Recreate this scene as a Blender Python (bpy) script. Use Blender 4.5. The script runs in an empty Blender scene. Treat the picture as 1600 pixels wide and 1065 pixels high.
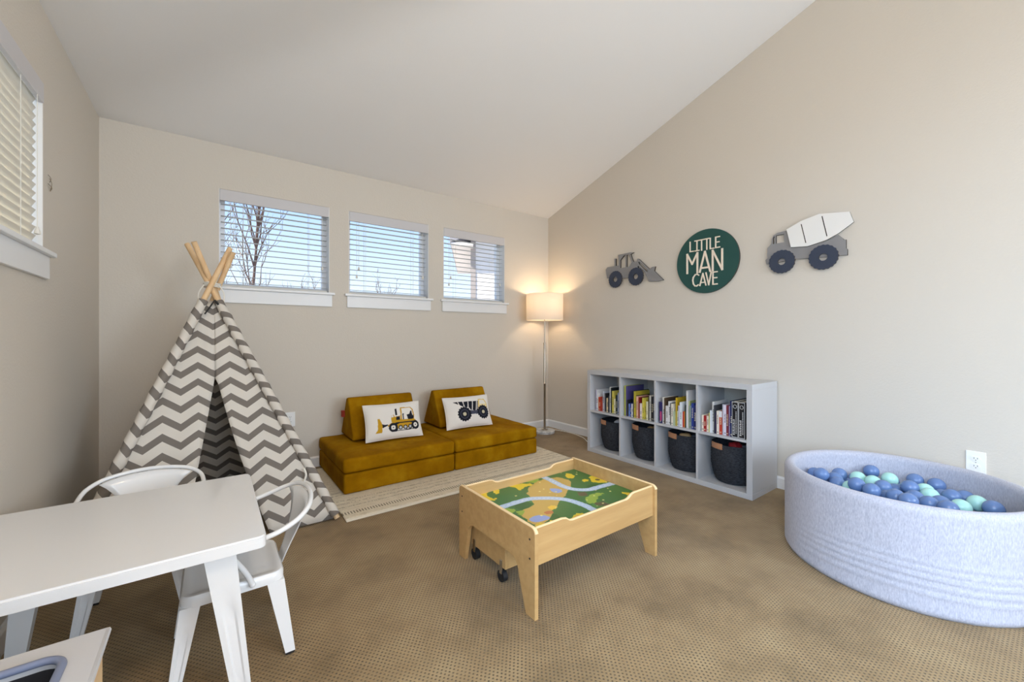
import bpy, bmesh, math, random
from mathutils import Vector, Matrix, noise as mnoise
import numpy as np
random.seed(7)
S = bpy.context.scene
COL = S.collection

# ---------------------------------------------------------------- camera
cam_d = bpy.data.cameras.new('camera'); cam = bpy.data.objects.new('camera', cam_d); COL.objects.link(cam)
cam.location = (0, 0, 1.0866)
cam.rotation_euler = (math.radians(90), 0, -0.6348)
cam_d.sensor_width = 36; cam_d.lens = 636.1 / 1600 * 36
cam_d.shift_y = -7.89 / 1600
cam_d.clip_start = 0.02; cam_d.clip_end = 300
S.camera = cam

# ---------------------------------------------------------------- world, sun, exposure
W = bpy.data.worlds.new('sky'); S.world = W; W.use_nodes = True
nt = W.node_tree; nt.nodes.clear()
wo = nt.nodes.new('ShaderNodeOutputWorld'); bg = nt.nodes.new('ShaderNodeBackground')
tc = nt.nodes.new('ShaderNodeTexCoord'); sx = nt.nodes.new('ShaderNodeSeparateXYZ'); cr = nt.nodes.new('ShaderNodeValToRGB')
nt.links.new(tc.outputs['Generated'], sx.inputs[0]); nt.links.new(sx.outputs['Z'], cr.inputs[0])
nt.links.new(cr.outputs[0], bg.inputs[0]); nt.links.new(bg.outputs[0], wo.inputs[0])
e = cr.color_ramp.elements
e[0].position = 0.0; e[0].color = (.80, .90, 1.0, 1)
e[1].position = 0.85; e[1].color = (.16, .33, .72, 1)
k = e.new(0.12); k.color = (.72, .86, 1.0, 1)
k = e.new(0.32); k.color = (.36, .58, .93, 1)
bg.inputs[1].default_value = 1.35

sun_d = bpy.data.lights.new('sun', 'SUN'); sun = bpy.data.objects.new('sun', sun_d); COL.objects.link(sun)
sun_d.energy = 7.5; sun_d.angle = 0.01; sun_d.color = (1, .93, .8)
sun.rotation_euler = (0, math.radians(-52), 0)         # shines from -X, parallel to the back wall

def area(name, loc, rot, sx_, sy_, power, color, spread=180):
    d = bpy.data.lights.new(name, 'AREA'); d.shape = 'RECTANGLE'; d.size = sx_; d.size_y = sy_
    d.energy = power; d.color = color; d.spread = math.radians(spread)
    o = bpy.data.objects.new(name, d); COL.objects.link(o); o.location = loc; o.rotation_euler = rot
    return o
# added fill lights, set in made-up windows outside the frame: two in the wall behind the camera, one in the left wall beside it
area('daylight_window', (0.35, -2.26, 1.45), (math.radians(78), 0, math.radians(12)), 1.3, 1.5, 40, (.80, .89, 1.0))
area('daylight_window', (2.25, -2.26, 1.45), (math.radians(85), 0, math.radians(30)), 1.3, 1.5, 74, (.74, .86, 1.0))
area('daylight_window', (-.555, -.55, 1.35), (0, math.radians(-54), 0), 1.3, 1.7, 48, (.46, .70, 1.0), 112)   # spread narrowed to keep this added blue light low on the right wall

S.view_settings.view_transform = 'Standard'; S.view_settings.look = 'None'
S.view_settings.gamma = 1; S.view_settings.use_curve_mapping = False
S.view_settings.exposure = 0.0

# ---------------------------------------------------------------- materials
def lin(r, g, b):
    f = lambda c: c / 12.92 if c <= .04045 else ((c + .055) / 1.055) ** 2.4
    return (f(r / 255), f(g / 255), f(b / 255), 1)
MATS = {}
def mat(name, col, rough=.5, metal=0, spec=.5, sheen=0, coat=0, emit=None, estr=0):
    if name in MATS: return MATS[name]
    m = bpy.data.materials.new(name); m.use_nodes = True
    p = m.node_tree.nodes['Principled BSDF']
    c = tuple(col) if len(col) == 4 else tuple(col) + (1,)
    p.inputs['Base Color'].default_value = c; p.inputs['Roughness'].default_value = rough
    p.inputs['Metallic'].default_value = metal; p.inputs['Specular IOR Level'].default_value = spec
    p.inputs['Sheen Weight'].default_value = sheen; p.inputs['Coat Weight'].default_value = coat
    if emit: p.inputs['Emission Color'].default_value = tuple(emit) + (1,); p.inputs['Emission Strength'].default_value = estr
    m.diffuse_color = c; MATS[name] = m; return m
class N:
    """small node helper"""
    def __init__(s, m): s.t = m.node_tree; s.p = s.t.nodes['Principled BSDF']
    def new(s, typ, **kw):
        n = s.t.nodes.new(typ)
        for k_, v in kw.items(): setattr(n, k_, v)
        return n
    def link(s, a, b): s.t.links.new(a, b)
    def math(s, op, a, b=None, clamp=False):
        n = s.t.nodes.new('ShaderNodeMath'); n.operation = op; n.use_clamp = clamp
        for i, v in enumerate((a, b)):
            if v is None: continue
            if isinstance(v, (int, float)): n.inputs[i].default_value = v
            else: s.link(v, n.inputs[i])
        return n.outputs[0]
    def mix(s, fac, a, b):
        n = s.t.nodes.new('ShaderNodeMix'); n.data_type = 'RGBA'
        for i, v in ((0, fac), (6, a), (7, b)):
            if isinstance(v, (tuple, list)): n.inputs[i].default_value = tuple(v) if len(v) == 4 else tuple(v) + (1,)
            elif isinstance(v, (int, float)): n.inputs[i].default_value = v
            else: s.link(v, n.inputs[i])
        return n.outputs[2]
    def noise(s, scale, detail=2, vec=None, rough=.5):
        n = s.t.nodes.new('ShaderNodeTexNoise'); n.inputs['Scale'].default_value = scale; n.inputs['Detail'].default_value = detail
        n.inputs['Roughness'].default_value = rough
        if vec is not None: s.link(vec, n.inputs['Vector'])
        return n.outputs[0]
    def coord(s, kind='Object'): return s.t.nodes.new('ShaderNodeTexCoord').outputs[kind]
    def mapping(s, vec, scale=(1, 1, 1), rot=(0, 0, 0)):
        n = s.t.nodes.new('ShaderNodeMapping'); s.link(vec, n.inputs[0]); n.inputs['Scale'].default_value = scale; n.inputs['Rotation'].default_value = rot
        return n.outputs[0]
    def bump(s, h, strength=.3, dist=.01):
        n = s.t.nodes.new('ShaderNodeBump'); n.inputs['Strength'].default_value = strength; n.inputs['Distance'].default_value = dist
        s.link(h, n.inputs['Height']); s.link(n.outputs[0], s.p.inputs['Normal'])
    def ramp(s, fac, stops):
        n = s.t.nodes.new('ShaderNodeValToRGB'); s.link(fac, n.inputs[0]); el = n.color_ramp.elements
        el[0].position, el[0].color = stops[0][0], stops[0][1]; el[1].position, el[1].color = stops[-1][0], stops[-1][1]
        for p_, c_ in stops[1:-1]: q = el.new(p_); q.color = c_
        return n.outputs[0]
    def color(s, c): s.link(c, s.p.inputs['Base Color'])

# painted walls with orange-peel relief
M_wall = mat('greige_wall_paint', lin(214, 206, 194), .75, spec=.25)
n = N(M_wall); n.bump(n.noise(95, 3, n.coord()), .22, .006)
M_ceil = mat('ceiling_paint', lin(240, 238, 236), .85, spec=.2)
n = N(M_ceil); n.bump(n.noise(110, 3, n.coord()), .08, .004)
M_trim = mat('white_trim_paint', lin(236, 236, 236), .35)
M_vinyl = mat('white_vinyl', lin(240, 242, 245), .4)
M_slat = mat('white_blind_slat', lin(238, 236, 230), .45)
n = N(M_slat)
tr = n.new('ShaderNodeBsdfTranslucent'); tr.inputs[0].default_value = (.9, .84, .70, 1); mx = n.new('ShaderNodeMixShader'); mx.inputs[0].default_value = .30
o_ = n.t.nodes['Material Output']; n.link(n.p.outputs[0], mx.inputs[1]); n.link(tr.outputs[0], mx.inputs[2]); n.link(mx.outputs[0], o_.inputs[0])
M_val = mat('blind_valence', lin(206, 203, 204), .5)
M_slat2 = mat('grey_white_slat', lin(176, 178, 178), .5)  # white slats given a greyer copy to imitate their backlit shade
M_cord = mat('blind_cord', lin(225, 222, 214), .7)
M_glass = mat('window_glass', (.9, .95, 1), .02)
n = N(M_glass); tb = n.new('ShaderNodeBsdfTransparent'); tb.inputs[0].default_value = (.97, .985, 1, 1); gl = n.new('ShaderNodeBsdfGlossy'); gl.inputs['Roughness'].default_value = .02
mx = n.new('ShaderNodeMixShader'); mx.inputs[0].default_value = .06
mx.inputs[0].default_value = .003
n.link(tb.outputs[0], mx.inputs[1]); n.link(gl.outputs[0], mx.inputs[2]); n.link(mx.outputs[0], n.t.nodes['Material Output'].inputs[0])

# carpet : woven loop pile with rows of dark pin-dots and footprints in the nap
M_carpet = mat('brown_woven_carpet', lin(140, 118, 92), .95, spec=.1, sheen=.15)
n = N(M_carpet); co = n.coord(); sp = n.new('ShaderNodeSeparateXYZ'); n.link(co, sp.inputs[0])
px, py = sp.outputs[0], sp.outputs[1]
row = n.math('FLOOR', n.math('DIVIDE', py, .0105)); par = n.math('MODULO', n.math('ABSOLUTE', row), 2)
fx = n.math('FRACT', n.math('ADD', n.math('DIVIDE', px, .0165), n.math('MULTIPLY', par, .5)))
fy = n.math('FRACT', n.math('DIVIDE', py, .0105))
dx = n.math('MULTIPLY', n.math('SUBTRACT', fx, .5), 1.45); dy = n.math('SUBTRACT', fy, .5)
dist = n.math('SQRT', n.math('ADD', n.math('MULTIPLY', dx, dx), n.math('MULTIPLY', dy, dy)))
dot = n.math('SUBTRACT', 1, n.math('MULTIPLY', n.math('SUBTRACT', dist, .20), 6, False), True)
big = n.noise(2.6, 4, co, .6); med = n.noise(9, 3, co); fine = n.noise(420, 2, co)
base = n.ramp(n.math('ADD', n.math('MULTIPLY', big, .7), n.math('MULTIPLY', med, .3)), [(.36, lin(134, 111, 76)), (.5, lin(160, 134, 95)), (.66, lin(178, 153, 112))])
base = n.mix(n.math('MULTIPLY', fine, .35), base, lin(112, 92, 68))
n.color(n.mix(n.math('MULTIPLY', n.math('MULTIPLY', dot, n.math('ADD', .25, med)), .85), base, lin(66, 52, 37)))
n.bump(n.math('SUBTRACT', n.math('MULTIPLY', fine, .4), dot), .55, .004)

# mustard velvet
M_must = mat('mustard_velvet', lin(160, 112, 8), .85, spec=.04)
n = N(M_must); co = n.coord(); n.color(n.ramp(n.noise(5, 4, co, .6), [(.3, lin(130, 88, 2)), (.5, lin(148, 103, 5)), (.72, lin(172, 128, 18))]))
n.bump(n.noise(11, 3, co), .35, .015)
M_tag = mat('red_fabric_tag', lin(160, 50, 32), .8)
# woods
def wood(name, a, b, sc=(3, 60, 60), rough=.45):
    m = mat(name, a, rough); q = N(m); v = q.mapping(q.coord(), sc)
    q.color(q.ramp(q.noise(1.2, 4, v, .6), [(.35, a), (.65, b)])); return m
M_maple = wood('maple_laminate', lin(190, 150, 96), lin(202, 163, 108), (2, 26, 26))
M_edge = mat('pale_wood_edge', lin(240, 210, 160), .45)
M_pole = wood('pine_pole', lin(222, 184, 138), lin(236, 204, 160), (30, 30, 2))
M_woodlt = wood('light_wood', lin(220, 180, 125), lin(232, 196, 144), (20, 20, 2))
M_white = mat('white_laminate', lin(196, 195, 196), .35)
M_whmet = mat('white_enamel_metal', lin(238, 238, 238), .22, spec=.6, coat=.3)
M_rubber = mat('black_rubber', lin(24, 24, 26), .7)
M_steel = mat('brushed_steel', lin(176, 166, 152), .3, 1)
M_chrome = mat('chrome', lin(210, 212, 216), .18, 1)
M_dark = mat('dark_basin', lin(34, 34, 37), .6, spec=.2)
M_rimblue = mat('grey_plastic_rim', lin(118, 126, 150), .35)
M_marble = mat('white_marble', lin(232, 230, 226), .25)
n = N(M_marble); n.color(n.ramp(n.noise(14, 6, n.coord(), .7), [(.40, lin(176, 174, 172)), (.52, lin(228, 226, 222)), (.8, lin(240, 238, 236))]))
M_shade = mat('linen_shade', lin(245, 238, 226), .8)
n = N(M_shade); tr = n.new('ShaderNodeBsdfTranslucent'); tr.inputs[0].default_value = (.92, .86, .80, 1); mx = n.new('ShaderNodeMixShader'); mx.inputs[0].default_value = .36
n.link(n.p.outputs[0], mx.inputs[1]); n.link(tr.outputs[0], mx.inputs[2]); n.link(mx.outputs[0], n.t.nodes['Material Output'].inputs[0])
M_bulb = mat('lit_bulb', (1, .8, .5), .5, emit=(1, .76, .5), estr=12)
M_globe = mat('lit_glass_globe', (1, .95, .9), .4, emit=(1, .76, .50), estr=38)  # glow of the added, unseen ceiling light
# rope basket
M_rope = mat('charcoal_rope', lin(50, 51, 56), .9, spec=.15)
n = N(M_rope); v = n.mapping(n.coord(), (60, 60, 260)); n.color(n.ramp(n.noise(1, 2, v), [(.3, lin(34, 35, 39)), (.7, lin(66, 68, 74))]))
M_leather = mat('tan_leather', lin(186, 132, 96), .55)
# heather jersey of the ball pit
M_pit = mat('heather_grey_jersey', lin(206, 206, 220), .95, spec=.1, sheen=.15)
n = N(M_pit); v = n.mapping(n.coord(), (230, 230, 60)); n.color(n.ramp(n.noise(1, 3, v, .7), [(.30, lin(166, 166, 180)), (.66, lin(198, 198, 208))])); n.bump(n.noise(1, 2, v), .12, .002)
M_ballb = mat('blue_ball_plastic', lin(104, 131, 178), .22, spec=.5)
M_ballm = mat('mint_ball_plastic', lin(178, 226, 216), .22, spec=.5)
# rug
M_rug = mat('cream_woven_rug', lin(214, 200, 174), .95, spec=.1)
n = N(M_rug); co = n.coord(); sp = n.new('ShaderNodeSeparateXYZ'); n.link(co, sp.inputs[0]); rx, ry = sp.outputs[0], sp.outputs[1]
st = n.noise(1, 2, n.mapping(co, (14, 150, 1)), .6); sm = n.noise(1, 2, n.mapping(co, (90, 420, 1)))
c = n.ramp(n.math('ADD', n.math('MULTIPLY', st, .6), n.math('MULTIPLY', sm, .4)), [(.36, lin(176, 162, 138)), (.47, lin(226, 214, 190)), (.7, lin(240, 230, 210))])
def band(y0, y1): return n.math('MULTIPLY', n.math('GREATER_THAN', ry, y0), n.math('LESS_THAN', ry, y1))
dash = n.math('MULTIPLY', band(.085, .125), n.math('LESS_THAN', n.math('FRACT', n.math('DIVIDE', rx, .017)), .42))
c = n.mix(n.math('MULTIPLY', dash, .8), c, lin(104, 92, 72))
for y0 in (.20, .255, .31, .42, .47):
    d2 = n.math('MULTIPLY', band(y0, y0 + .012), n.math('GREATER_THAN', n.noise(1, 1, n.mapping(co, (120, 20, 1))), .47))
    c = n.mix(n.math('MULTIPLY', d2, .5), c, lin(120, 106, 84))
n.color(c); n.bump(sm, .5, .004)
M_rughem = mat('rug_hem', lin(238, 230, 212), .9)
# chevron canvas
M_chev = mat('grey_white_chevron_canvas', lin(235, 228, 216), .9, spec=.1)
n = N(M_chev); uvn = n.coord('UV'); sp = n.new('ShaderNodeSeparateXYZ'); n.link(uvn, sp.inputs[0])
tri = n.math('ABSOLUTE', n.math('SUBTRACT', n.math('FRACT', n.math('DIVIDE', sp.outputs[0], .150)), .5))
w_ = n.math('ADD', sp.outputs[1], n.math('MULTIPLY', tri, .112))
stp = n.math('LESS_THAN', n.math('FRACT', n.math('DIVIDE', w_, .097)), .42)
n.color(n.mix(stp, lin(236, 230, 220), lin(140, 132, 124)))
tr = n.new('ShaderNodeBsdfTranslucent'); mx = n.new('ShaderNodeMixShader'); mx.inputs[0].default_value = .22
n.link(n.mix(stp, lin(236, 225, 205), lin(120, 112, 104)), tr.inputs[0])
n.link(n.p.outputs[0], mx.inputs[1]); n.link(tr.outputs[0], mx.inputs[2]); n.link(mx.outputs[0], n.t.nodes['Material Output'].inputs[0])
M_ropew = mat('white_cotton_cord', lin(236, 232, 222), .9)
M_tie = mat('black_tie', lin(40, 38, 36), .8)
# wall art
M_artgrey = mat('grey_painted_wood', lin(140, 138, 138), .7)
M_artnavy = mat('navy_painted_wood', lin(52, 60, 78), .7)
M_artwhite = mat('white_painted_wood', lin(236, 234, 230), .6)
M_artedge = mat('dark_engraving', lin(62, 54, 46), .8)
M_green = mat('dark_green_sign', lin(28, 76, 70), .6)
M_letter = mat('cream_letter', lin(244, 228, 208), .6)
M_plate = mat('white_outlet_plastic', lin(244, 244, 242), .35)
M_slot = mat('outlet_slot', lin(60, 60, 60), .6)
M_bark = mat('bare_branch_bark', lin(112, 88, 78), .9)
M_siding = mat('white_siding', lin(240, 232, 228), .7)
M_roof = mat('roof_shingle', lin(170, 164, 168), .9)
M_grass = mat('dry_lawn', lin(196, 190, 178), 1)
M_block = mat('wood_toy', lin(200, 160, 110), .5)
M_red = mat('red_toy', lin(150, 30, 36), .4)
M_paper = mat('white_toy_cloth', lin(225, 225, 228), .8)
M_grey2 = mat('grey_toy_plastic', lin(110, 112, 120), .4)
M_page = mat('book_pages', lin(236, 230, 214), .8)
M_print = {}

# ---------------------------------------------------------------- geometry helpers
def link(o, parent=None):
    COL.objects.link(o)
    if parent is not None: o.parent = parent
    return o
def obj(name, bm, m, parent=None, smooth=False, loc=None, auto=None):
    me = bpy.data.meshes.new(name); bmesh.ops.recalc_face_normals(bm, faces=bm.faces[:]) if auto != 'keep' else None
    bm.to_mesh(me); bm.free()
    if smooth:
        me.polygons.foreach_set('use_smooth', [True] * len(me.polygons))
        if smooth != 'all':
            try: me.set_sharp_from_angle(angle=math.radians(38))
            except Exception: pass
    for mm in (m if isinstance(m, (list, tuple)) else [m]): me.materials.append(mm)
    o = bpy.data.objects.new(name, me)
    if loc is not None: o.location = loc
    return link(o, parent)
def tag(o, label=None, cat=None, group=None, kind=None):
    if label: o['label'] = label
    if cat: o['category'] = cat
    if group: o['group'] = group
    if kind: o['kind'] = kind
    return o
def thing(name, label, cat, loc=(0, 0, 0), rz=0, group=None):
    o = bpy.data.objects.new(name, None); o.empty_display_size = .05; link(o); o.location = loc; o.rotation_euler = (0, 0, rz)
    return tag(o, label, cat, group)
def bx(bm, x0, x1, y0, y1, z0, z1, bev=0, seg=2):
    vs = [bm.verts.new(p) for p in ((x0, y0, z0), (x1, y0, z0), (x1, y1, z0), (x0, y1, z0), (x0, y0, z1), (x1, y0, z1), (x1, y1, z1), (x0, y1, z1))]
    fs = [bm.faces.new([vs[i] for i in q]) for q in ((3, 2, 1, 0), (4, 5, 6, 7), (0, 1, 5, 4), (1, 2, 6, 5), (2, 3, 7, 6), (3, 0, 4, 7))]
    if bev: bmesh.ops.bevel(bm, geom=list({e_ for f in fs for e_ in f.edges}), offset=bev, segments=seg, profile=.5, affect='EDGES')
    return bm
def box(x0, x1, y0, y1, z0, z1, bev=0, seg=2): return bx(bmesh.new(), x0, x1, y0, y1, z0, z1, bev, seg)
def lathe(bm, prof, seg=32, c=(0, 0, 0), cap=True):
    rings = []
    for r, z in prof:
        rings.append([bm.verts.new((c[0] + r * math.cos(2 * math.pi * i / seg), c[1] + r * math.sin(2 * math.pi * i / seg), c[2] + z)) for i in range(seg)])
    for a, b in zip(rings, rings[1:]):
        for i in range(seg): bm.faces.new((a[i], a[(i + 1) % seg], b[(i + 1) % seg], b[i]))
    if cap:
        bm.faces.new(rings[0][::-1]); bm.faces.new(rings[-1])
    return bm
def tube(bm, path, r, seg=10, cap=True, closed=False):
    P = [Vector(p) for p in path]; n_ = len(P); rr = r if isinstance(r, (list, tuple)) else [r] * n_
    T = []
    for i in range(n_):
        a = P[(i - 1) % n_] if (closed or i > 0) else P[0]; b = P[(i + 1) % n_] if (closed or i < n_ - 1) else P[-1]
        T.append((b - a).normalized())
    up = Vector((0, 0, 1)) if abs(T[0].z) < .9 else Vector((1, 0, 0))
    u = T[0].cross(up).normalized(); rings = []
    for i in range(n_):
        u = (u - T[i] * u.dot(T[i])).normalized(); v = T[i].cross(u)
        rings.append([bm.verts.new(P[i] + (u * math.cos(2 * math.pi * k_ / seg) + v * math.sin(2 * math.pi * k_ / seg)) * rr[i]) for k_ in range(seg)])
    pairs = list(zip(rings, rings[1:])) + ([(rings[-1], rings[0])] if closed else [])
    for a, b in pairs:
        for k_ in range(seg): bm.faces.new((a[k_], a[(k_ + 1) % seg], b[(k_ + 1) % seg], b[k_]))
    if cap and not closed: bm.faces.new(rings[0][::-1]); bm.faces.new(rings[-1])
    return bm
def smoothpath(pts, sub=6, closed=False):
    """Catmull-Rom"""
    P = [Vector(p) for p in pts]; out = []; n_ = len(P)
    rng = range(n_) if closed else range(n_ - 1)
    for i in rng:
        p1, p2 = P[i], P[(i + 1) % n_]
        p0 = P[(i - 1) % n_] if (closed or i > 0) else p1 * 2 - p2
        p3 = P[(i + 2) % n_] if (closed or i < n_ - 2) else p2 * 2 - p1
        for s_ in range(sub):
            t = s_ / sub
            out.append(.5 * ((2 * p1) + (p2 - p0) * t + (2 * p0 - 5 * p1 + 4 * p2 - p3) * t * t + (3 * p1 - p0 - 3 * p2 + p3) * t ** 3))
    if not closed: out.append(P[-1])
    return out
def prism(bm, poly, axis, a0, a1):
    """extrude 2-D polygon along an axis ('x': poly=(y,z); 'y': poly=(x,z); 'z': poly=(x,y))"""
    def pt(p, a): return {'x': (a, p[0], p[1]), 'y': (p[0], a, p[1]), 'z': (p[0], p[1], a)}[axis]
    lo = [bm.verts.new(pt(p, a0)) for p in poly]; hi = [bm.verts.new(pt(p, a1)) for p in poly]; n_ = len(poly)
    f1 = bm.faces.new(lo); f2 = bm.faces.new(hi[::-1])
    for i in range(n_): bm.faces.new((lo[i], hi[i], hi[(i + 1) % n_], lo[(i + 1) % n_]))
    f1.normal_update(); f2.normal_update()
    bmesh.ops.triangulate(bm, faces=[f1, f2], ngon_method='EAR_CLIP')
    return bm
def shape2d(name, loops, thick, m, parent, M4, edge_m=None):
    """flat cut-out with holes: filled 2-D curve turned into a mesh"""
    cu = bpy.data.curves.new(name, 'CURVE'); cu.dimensions = '2D'; cu.fill_mode = 'BOTH'; cu.extrude = thick / 2
    for lp in loops:
        s_ = cu.splines.new('POLY'); s_.points.add(len(lp) - 1); s_.use_cyclic_u = True
        for p_, q in zip(s_.points, lp): p_.co = (q[0], q[1], 0, 1)
    tmp = bpy.data.objects.new('tmp', cu); COL.objects.link(tmp)
    me = bpy.data.meshes.new_from_object(tmp.evaluated_get(bpy.context.evaluated_depsgraph_get()))
    bpy.data.objects.remove(tmp); bpy.data.curves.remove(cu)
    side_ = [abs(p_.normal.z) < .5 for p_ in me.polygons]
    me.transform(M4); me.name = name; me.materials.clear(); me.materials.append(m)
    if edge_m:
        me.materials.append(edge_m)
        me.polygons.foreach_set('material_index', [1 if q_ else 0 for q_ in side_])
    o = bpy.data.objects.new(name, me); return link(o, parent)
def rrect(x0, x1, y0, y1, r, seg=5):
    out = []
    for cx_, cy_, a0 in ((x1 - r, y0 + r, -90), (x1 - r, y1 - r, 0), (x0 + r, y1 - r, 90), (x0 + r, y0 + r, 180)):
        for i in range(seg + 1):
            a = math.radians(a0 + 90 * i / seg); out.append((cx_ + r * math.cos(a), cy_ + r * math.sin(a)))
    return out
def paint(U, V, base, ops):
    """colour print: paint 2-D shapes over a base colour; U, V arrays"""
    C = np.zeros(U.shape + (3,)); C[:] = base
    for op in ops:
        kind, col = op[0], op[-1]
        if kind == 'poly':
            pts = op[1]; ins = np.zeros(U.shape, bool); j = len(pts) - 1
            for i in range(len(pts)):
                xi, yi = pts[i]; xj, yj = pts[j]
                if yi != yj: ins ^= ((yi > V) != (yj > V)) & (U < (xj - xi) * (V - yi) / (yj - yi) + xi)
                j = i
        elif kind == 'circ':
            (cx_, cy_), r, asp = op[1], op[2], op[3]; ins = ((U - cx_) * asp) ** 2 + (V - cy_) ** 2 < r * r
        elif kind == 'line':
            pts, w = op[1], op[2]; ins = np.zeros(U.shape, bool)
            for (x0, y0), (x1, y1) in zip(pts, pts[1:]):
                L2 = (x1 - x0) ** 2 + (y1 - y0) ** 2 + 1e-12
                t = np.clip(((U - x0) * (x1 - x0) + (V - y0) * (y1 - y0)) / L2, 0, 1)
                ins |= (U - x0 - t * (x1 - x0)) ** 2 + (V - y0 - t * (y1 - y0)) ** 2 < (w / 2) ** 2
        C[ins] = col
    return C
def print_mat(name, rough=.5, bump=None):
    m = mat(name, (1, 1, 1, 1), rough, spec=.3); q = N(m); a = q.new('ShaderNodeVertexColor'); a.layer_name = 'print'; q.color(a.outputs[0])
    if bump: q.bump(q.noise(bump, 2, q.coord()), .3, .003)
    return m
def grid_print(name, nx, ny, fpos, colours, m, parent, smooth=True):
    """grid mesh whose points carry a printed colour"""
    verts = [fpos(i / nx, j / ny) for j in range(ny + 1) for i in range(nx + 1)]
    faces = [(j * (nx + 1) + i, j * (nx + 1) + i + 1, (j + 1) * (nx + 1) + i + 1, (j + 1) * (nx + 1) + i) for j in range(ny) for i in range(nx)]
    me = bpy.data.meshes.new(name); me.from_pydata(verts, [], faces); me.materials.append(m)
    ca = me.color_attributes.new('print', 'FLOAT_COLOR', 'POINT')
    flat = np.ones((len(verts), 4), np.float32); flat[:, :3] = colours.reshape(-1, 3); ca.data.foreach_set('color', flat.ravel())
    if smooth: me.polygons.foreach_set('use_smooth', [True] * len(me.polygons))
    return link(bpy.data.objects.new(name, me), parent)
ORD = 'first second third fourth fifth sixth seventh eighth ninth tenth eleventh twelfth thirteenth fourteenth fifteenth sixteenth seventeenth eighteenth nineteenth twentieth'.split()
ORD += ['twenty-' + o_ for o_ in ORD[:9]]

# ---------------------------------------------------------------- room shell
XL, XR, YB, YF, HW = -.5887, 3.267, 3.6985, -2.3, 2.50
SL = .311
def smin(a, b, k_=.25):
    h_ = max(k_ - abs(a - b), 0) / k_; return min(a, b) - h_ * h_ * k_ * .25
def ceil_z(x, y): return HW + SL * max(0, smin(max(YB - y, 0), max(x - XL, 0)))
T = .15
tag(obj('floor', box(XL - T, XR + T, YF - T, YB + T, -.12, 0), M_carpet), kind='structure')

def wall_with_holes(name, along, lo, hi, zt, holes, plane0, plane1):
    """wall of boxes around rectangular holes; along 'x' or 'y'"""
    bm = bmesh.new()
    def seg(a0, a1, z0, z1):
        if a1 - a0 < 1e-4 or z1 - z0 < 1e-4: return
        if along == 'x': bx(bm, a0, a1, plane0, plane1, z0, z1)
        else: bx(bm, plane0, plane1, a0, a1, z0, z1)
    a = lo
    for h0, h1, z0, z1 in sorted(holes):
        seg(a, h0, 0, zt); seg(h0, h1, 0, z0); seg(h0, h1, z1, zt); a = h1
    seg(a, hi, 0, zt)
    return tag(obj(name, bm, M_wall), kind='structure')
WIN = [(.040, .801), (.959, 1.708), (1.870, 2.622)]
ZS, ZH = 1.452, 2.175
wall_with_holes('wall_back', 'x', XL, XR, HW + .02, [(a, b, ZS - .02, ZH) for a, b in WIN], YB, YB + T)
LW = (1.40, 2.62)
wall_with_holes('wall_left', 'y', YF - T, YB + T, HW + .02, [(LW[0], LW[1], ZS - .02, ZH), (-1.42, .32, .68, 2.02)], XL - T, XL)
# right wall and the wall behind the camera follow the vaulted ceiling
ys = [YF - T + (YB + T - YF + T) * i / 40 for i in range(41)]
bm = bmesh.new(); prism(bm, [(ys[0], 0), (ys[-1], 0)] + [(y, ceil_z(XR, y) + .01) for y in reversed(ys)], 'x', XR, XR + T)
tag(obj('wall_right', bm, M_wall), kind='structure')
FW = [(-.32, 1.02), (1.58, 2.92)]
bm = bmesh.new()
for a, b, z0, z1 in ((XL, FW[0][0], 0, 2.25), (FW[0][1], FW[1][0], 0, 2.25), (FW[1][1], XR, 0, 2.25), (FW[0][0], FW[0][1], 0, .65), (FW[1][0], FW[1][1], 0, .65)):
    bx(bm, a, b, YF - T, YF, z0, z1)
xs = [XL + (XR - XL) * i / 30 for i in range(31)]
prism(bm, [(XL, 2.25), (XR, 2.25)] + [(x, ceil_z(x, YF) + .01) for x in reversed(xs)], 'y', YF - T, YF)
tag(obj('wall_front', bm, M_wall), kind='structure')
# ceiling: hipped vault, two slopes meeting over a soft crease
bm = bmesh.new(); NX, NY = 60, 90; g = []
for j in range(NY + 1):
    y = YF - T + (YB + T - YF + T) * j / NY
    g.append([bm.verts.new((XL - T + (XR + T - XL + T) * i / NX, y, ceil_z(XL - T + (XR + T - XL + T) * i / NX, y))) for i in range(NX + 1)])
for j in range(NY):
    for i in range(NX): bm.faces.new((g[j][i], g[j + 1][i], g[j + 1][i + 1], g[j][i + 1]))
top = bmesh.ops.extrude_face_region(bm, geom=bm.faces[:])
bmesh.ops.translate(bm, verts=[v for v in top['geom'] if isinstance(v, bmesh.types.BMVert)], vec=(0, 0, .12))
tag(obj('ceiling', bm, M_ceil, smooth=True), kind='structure')
# baseboards
BH, BT = .085, .014
def base_prof(bm, axis, p0, p1, wallpos, sgn):
    prof = [(0, 0), (BT, 0), (BT, BH - .012), (BT * .5, BH), (0, BH)]
    poly = [(wallpos + sgn * a, z) for a, z in prof]
    prism(bm, poly, axis, p0, p1); return bm
tag(obj('baseboard_back', base_prof(bmesh.new(), 'x', XL, XR, YB, -1), M_trim), kind='structure')
tag(obj('baseboard_right', base_prof(bmesh.new(), 'y', YF, YB - BT, XR, -1), M_trim), kind='structure')
tag(obj('baseboard_left', base_prof(bmesh.new(), 'y', YF, YB - BT, XL, 1), M_trim), kind='structure')
# note: prism('x') takes (y,z) pairs, prism('y') takes (x,z) pairs

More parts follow.
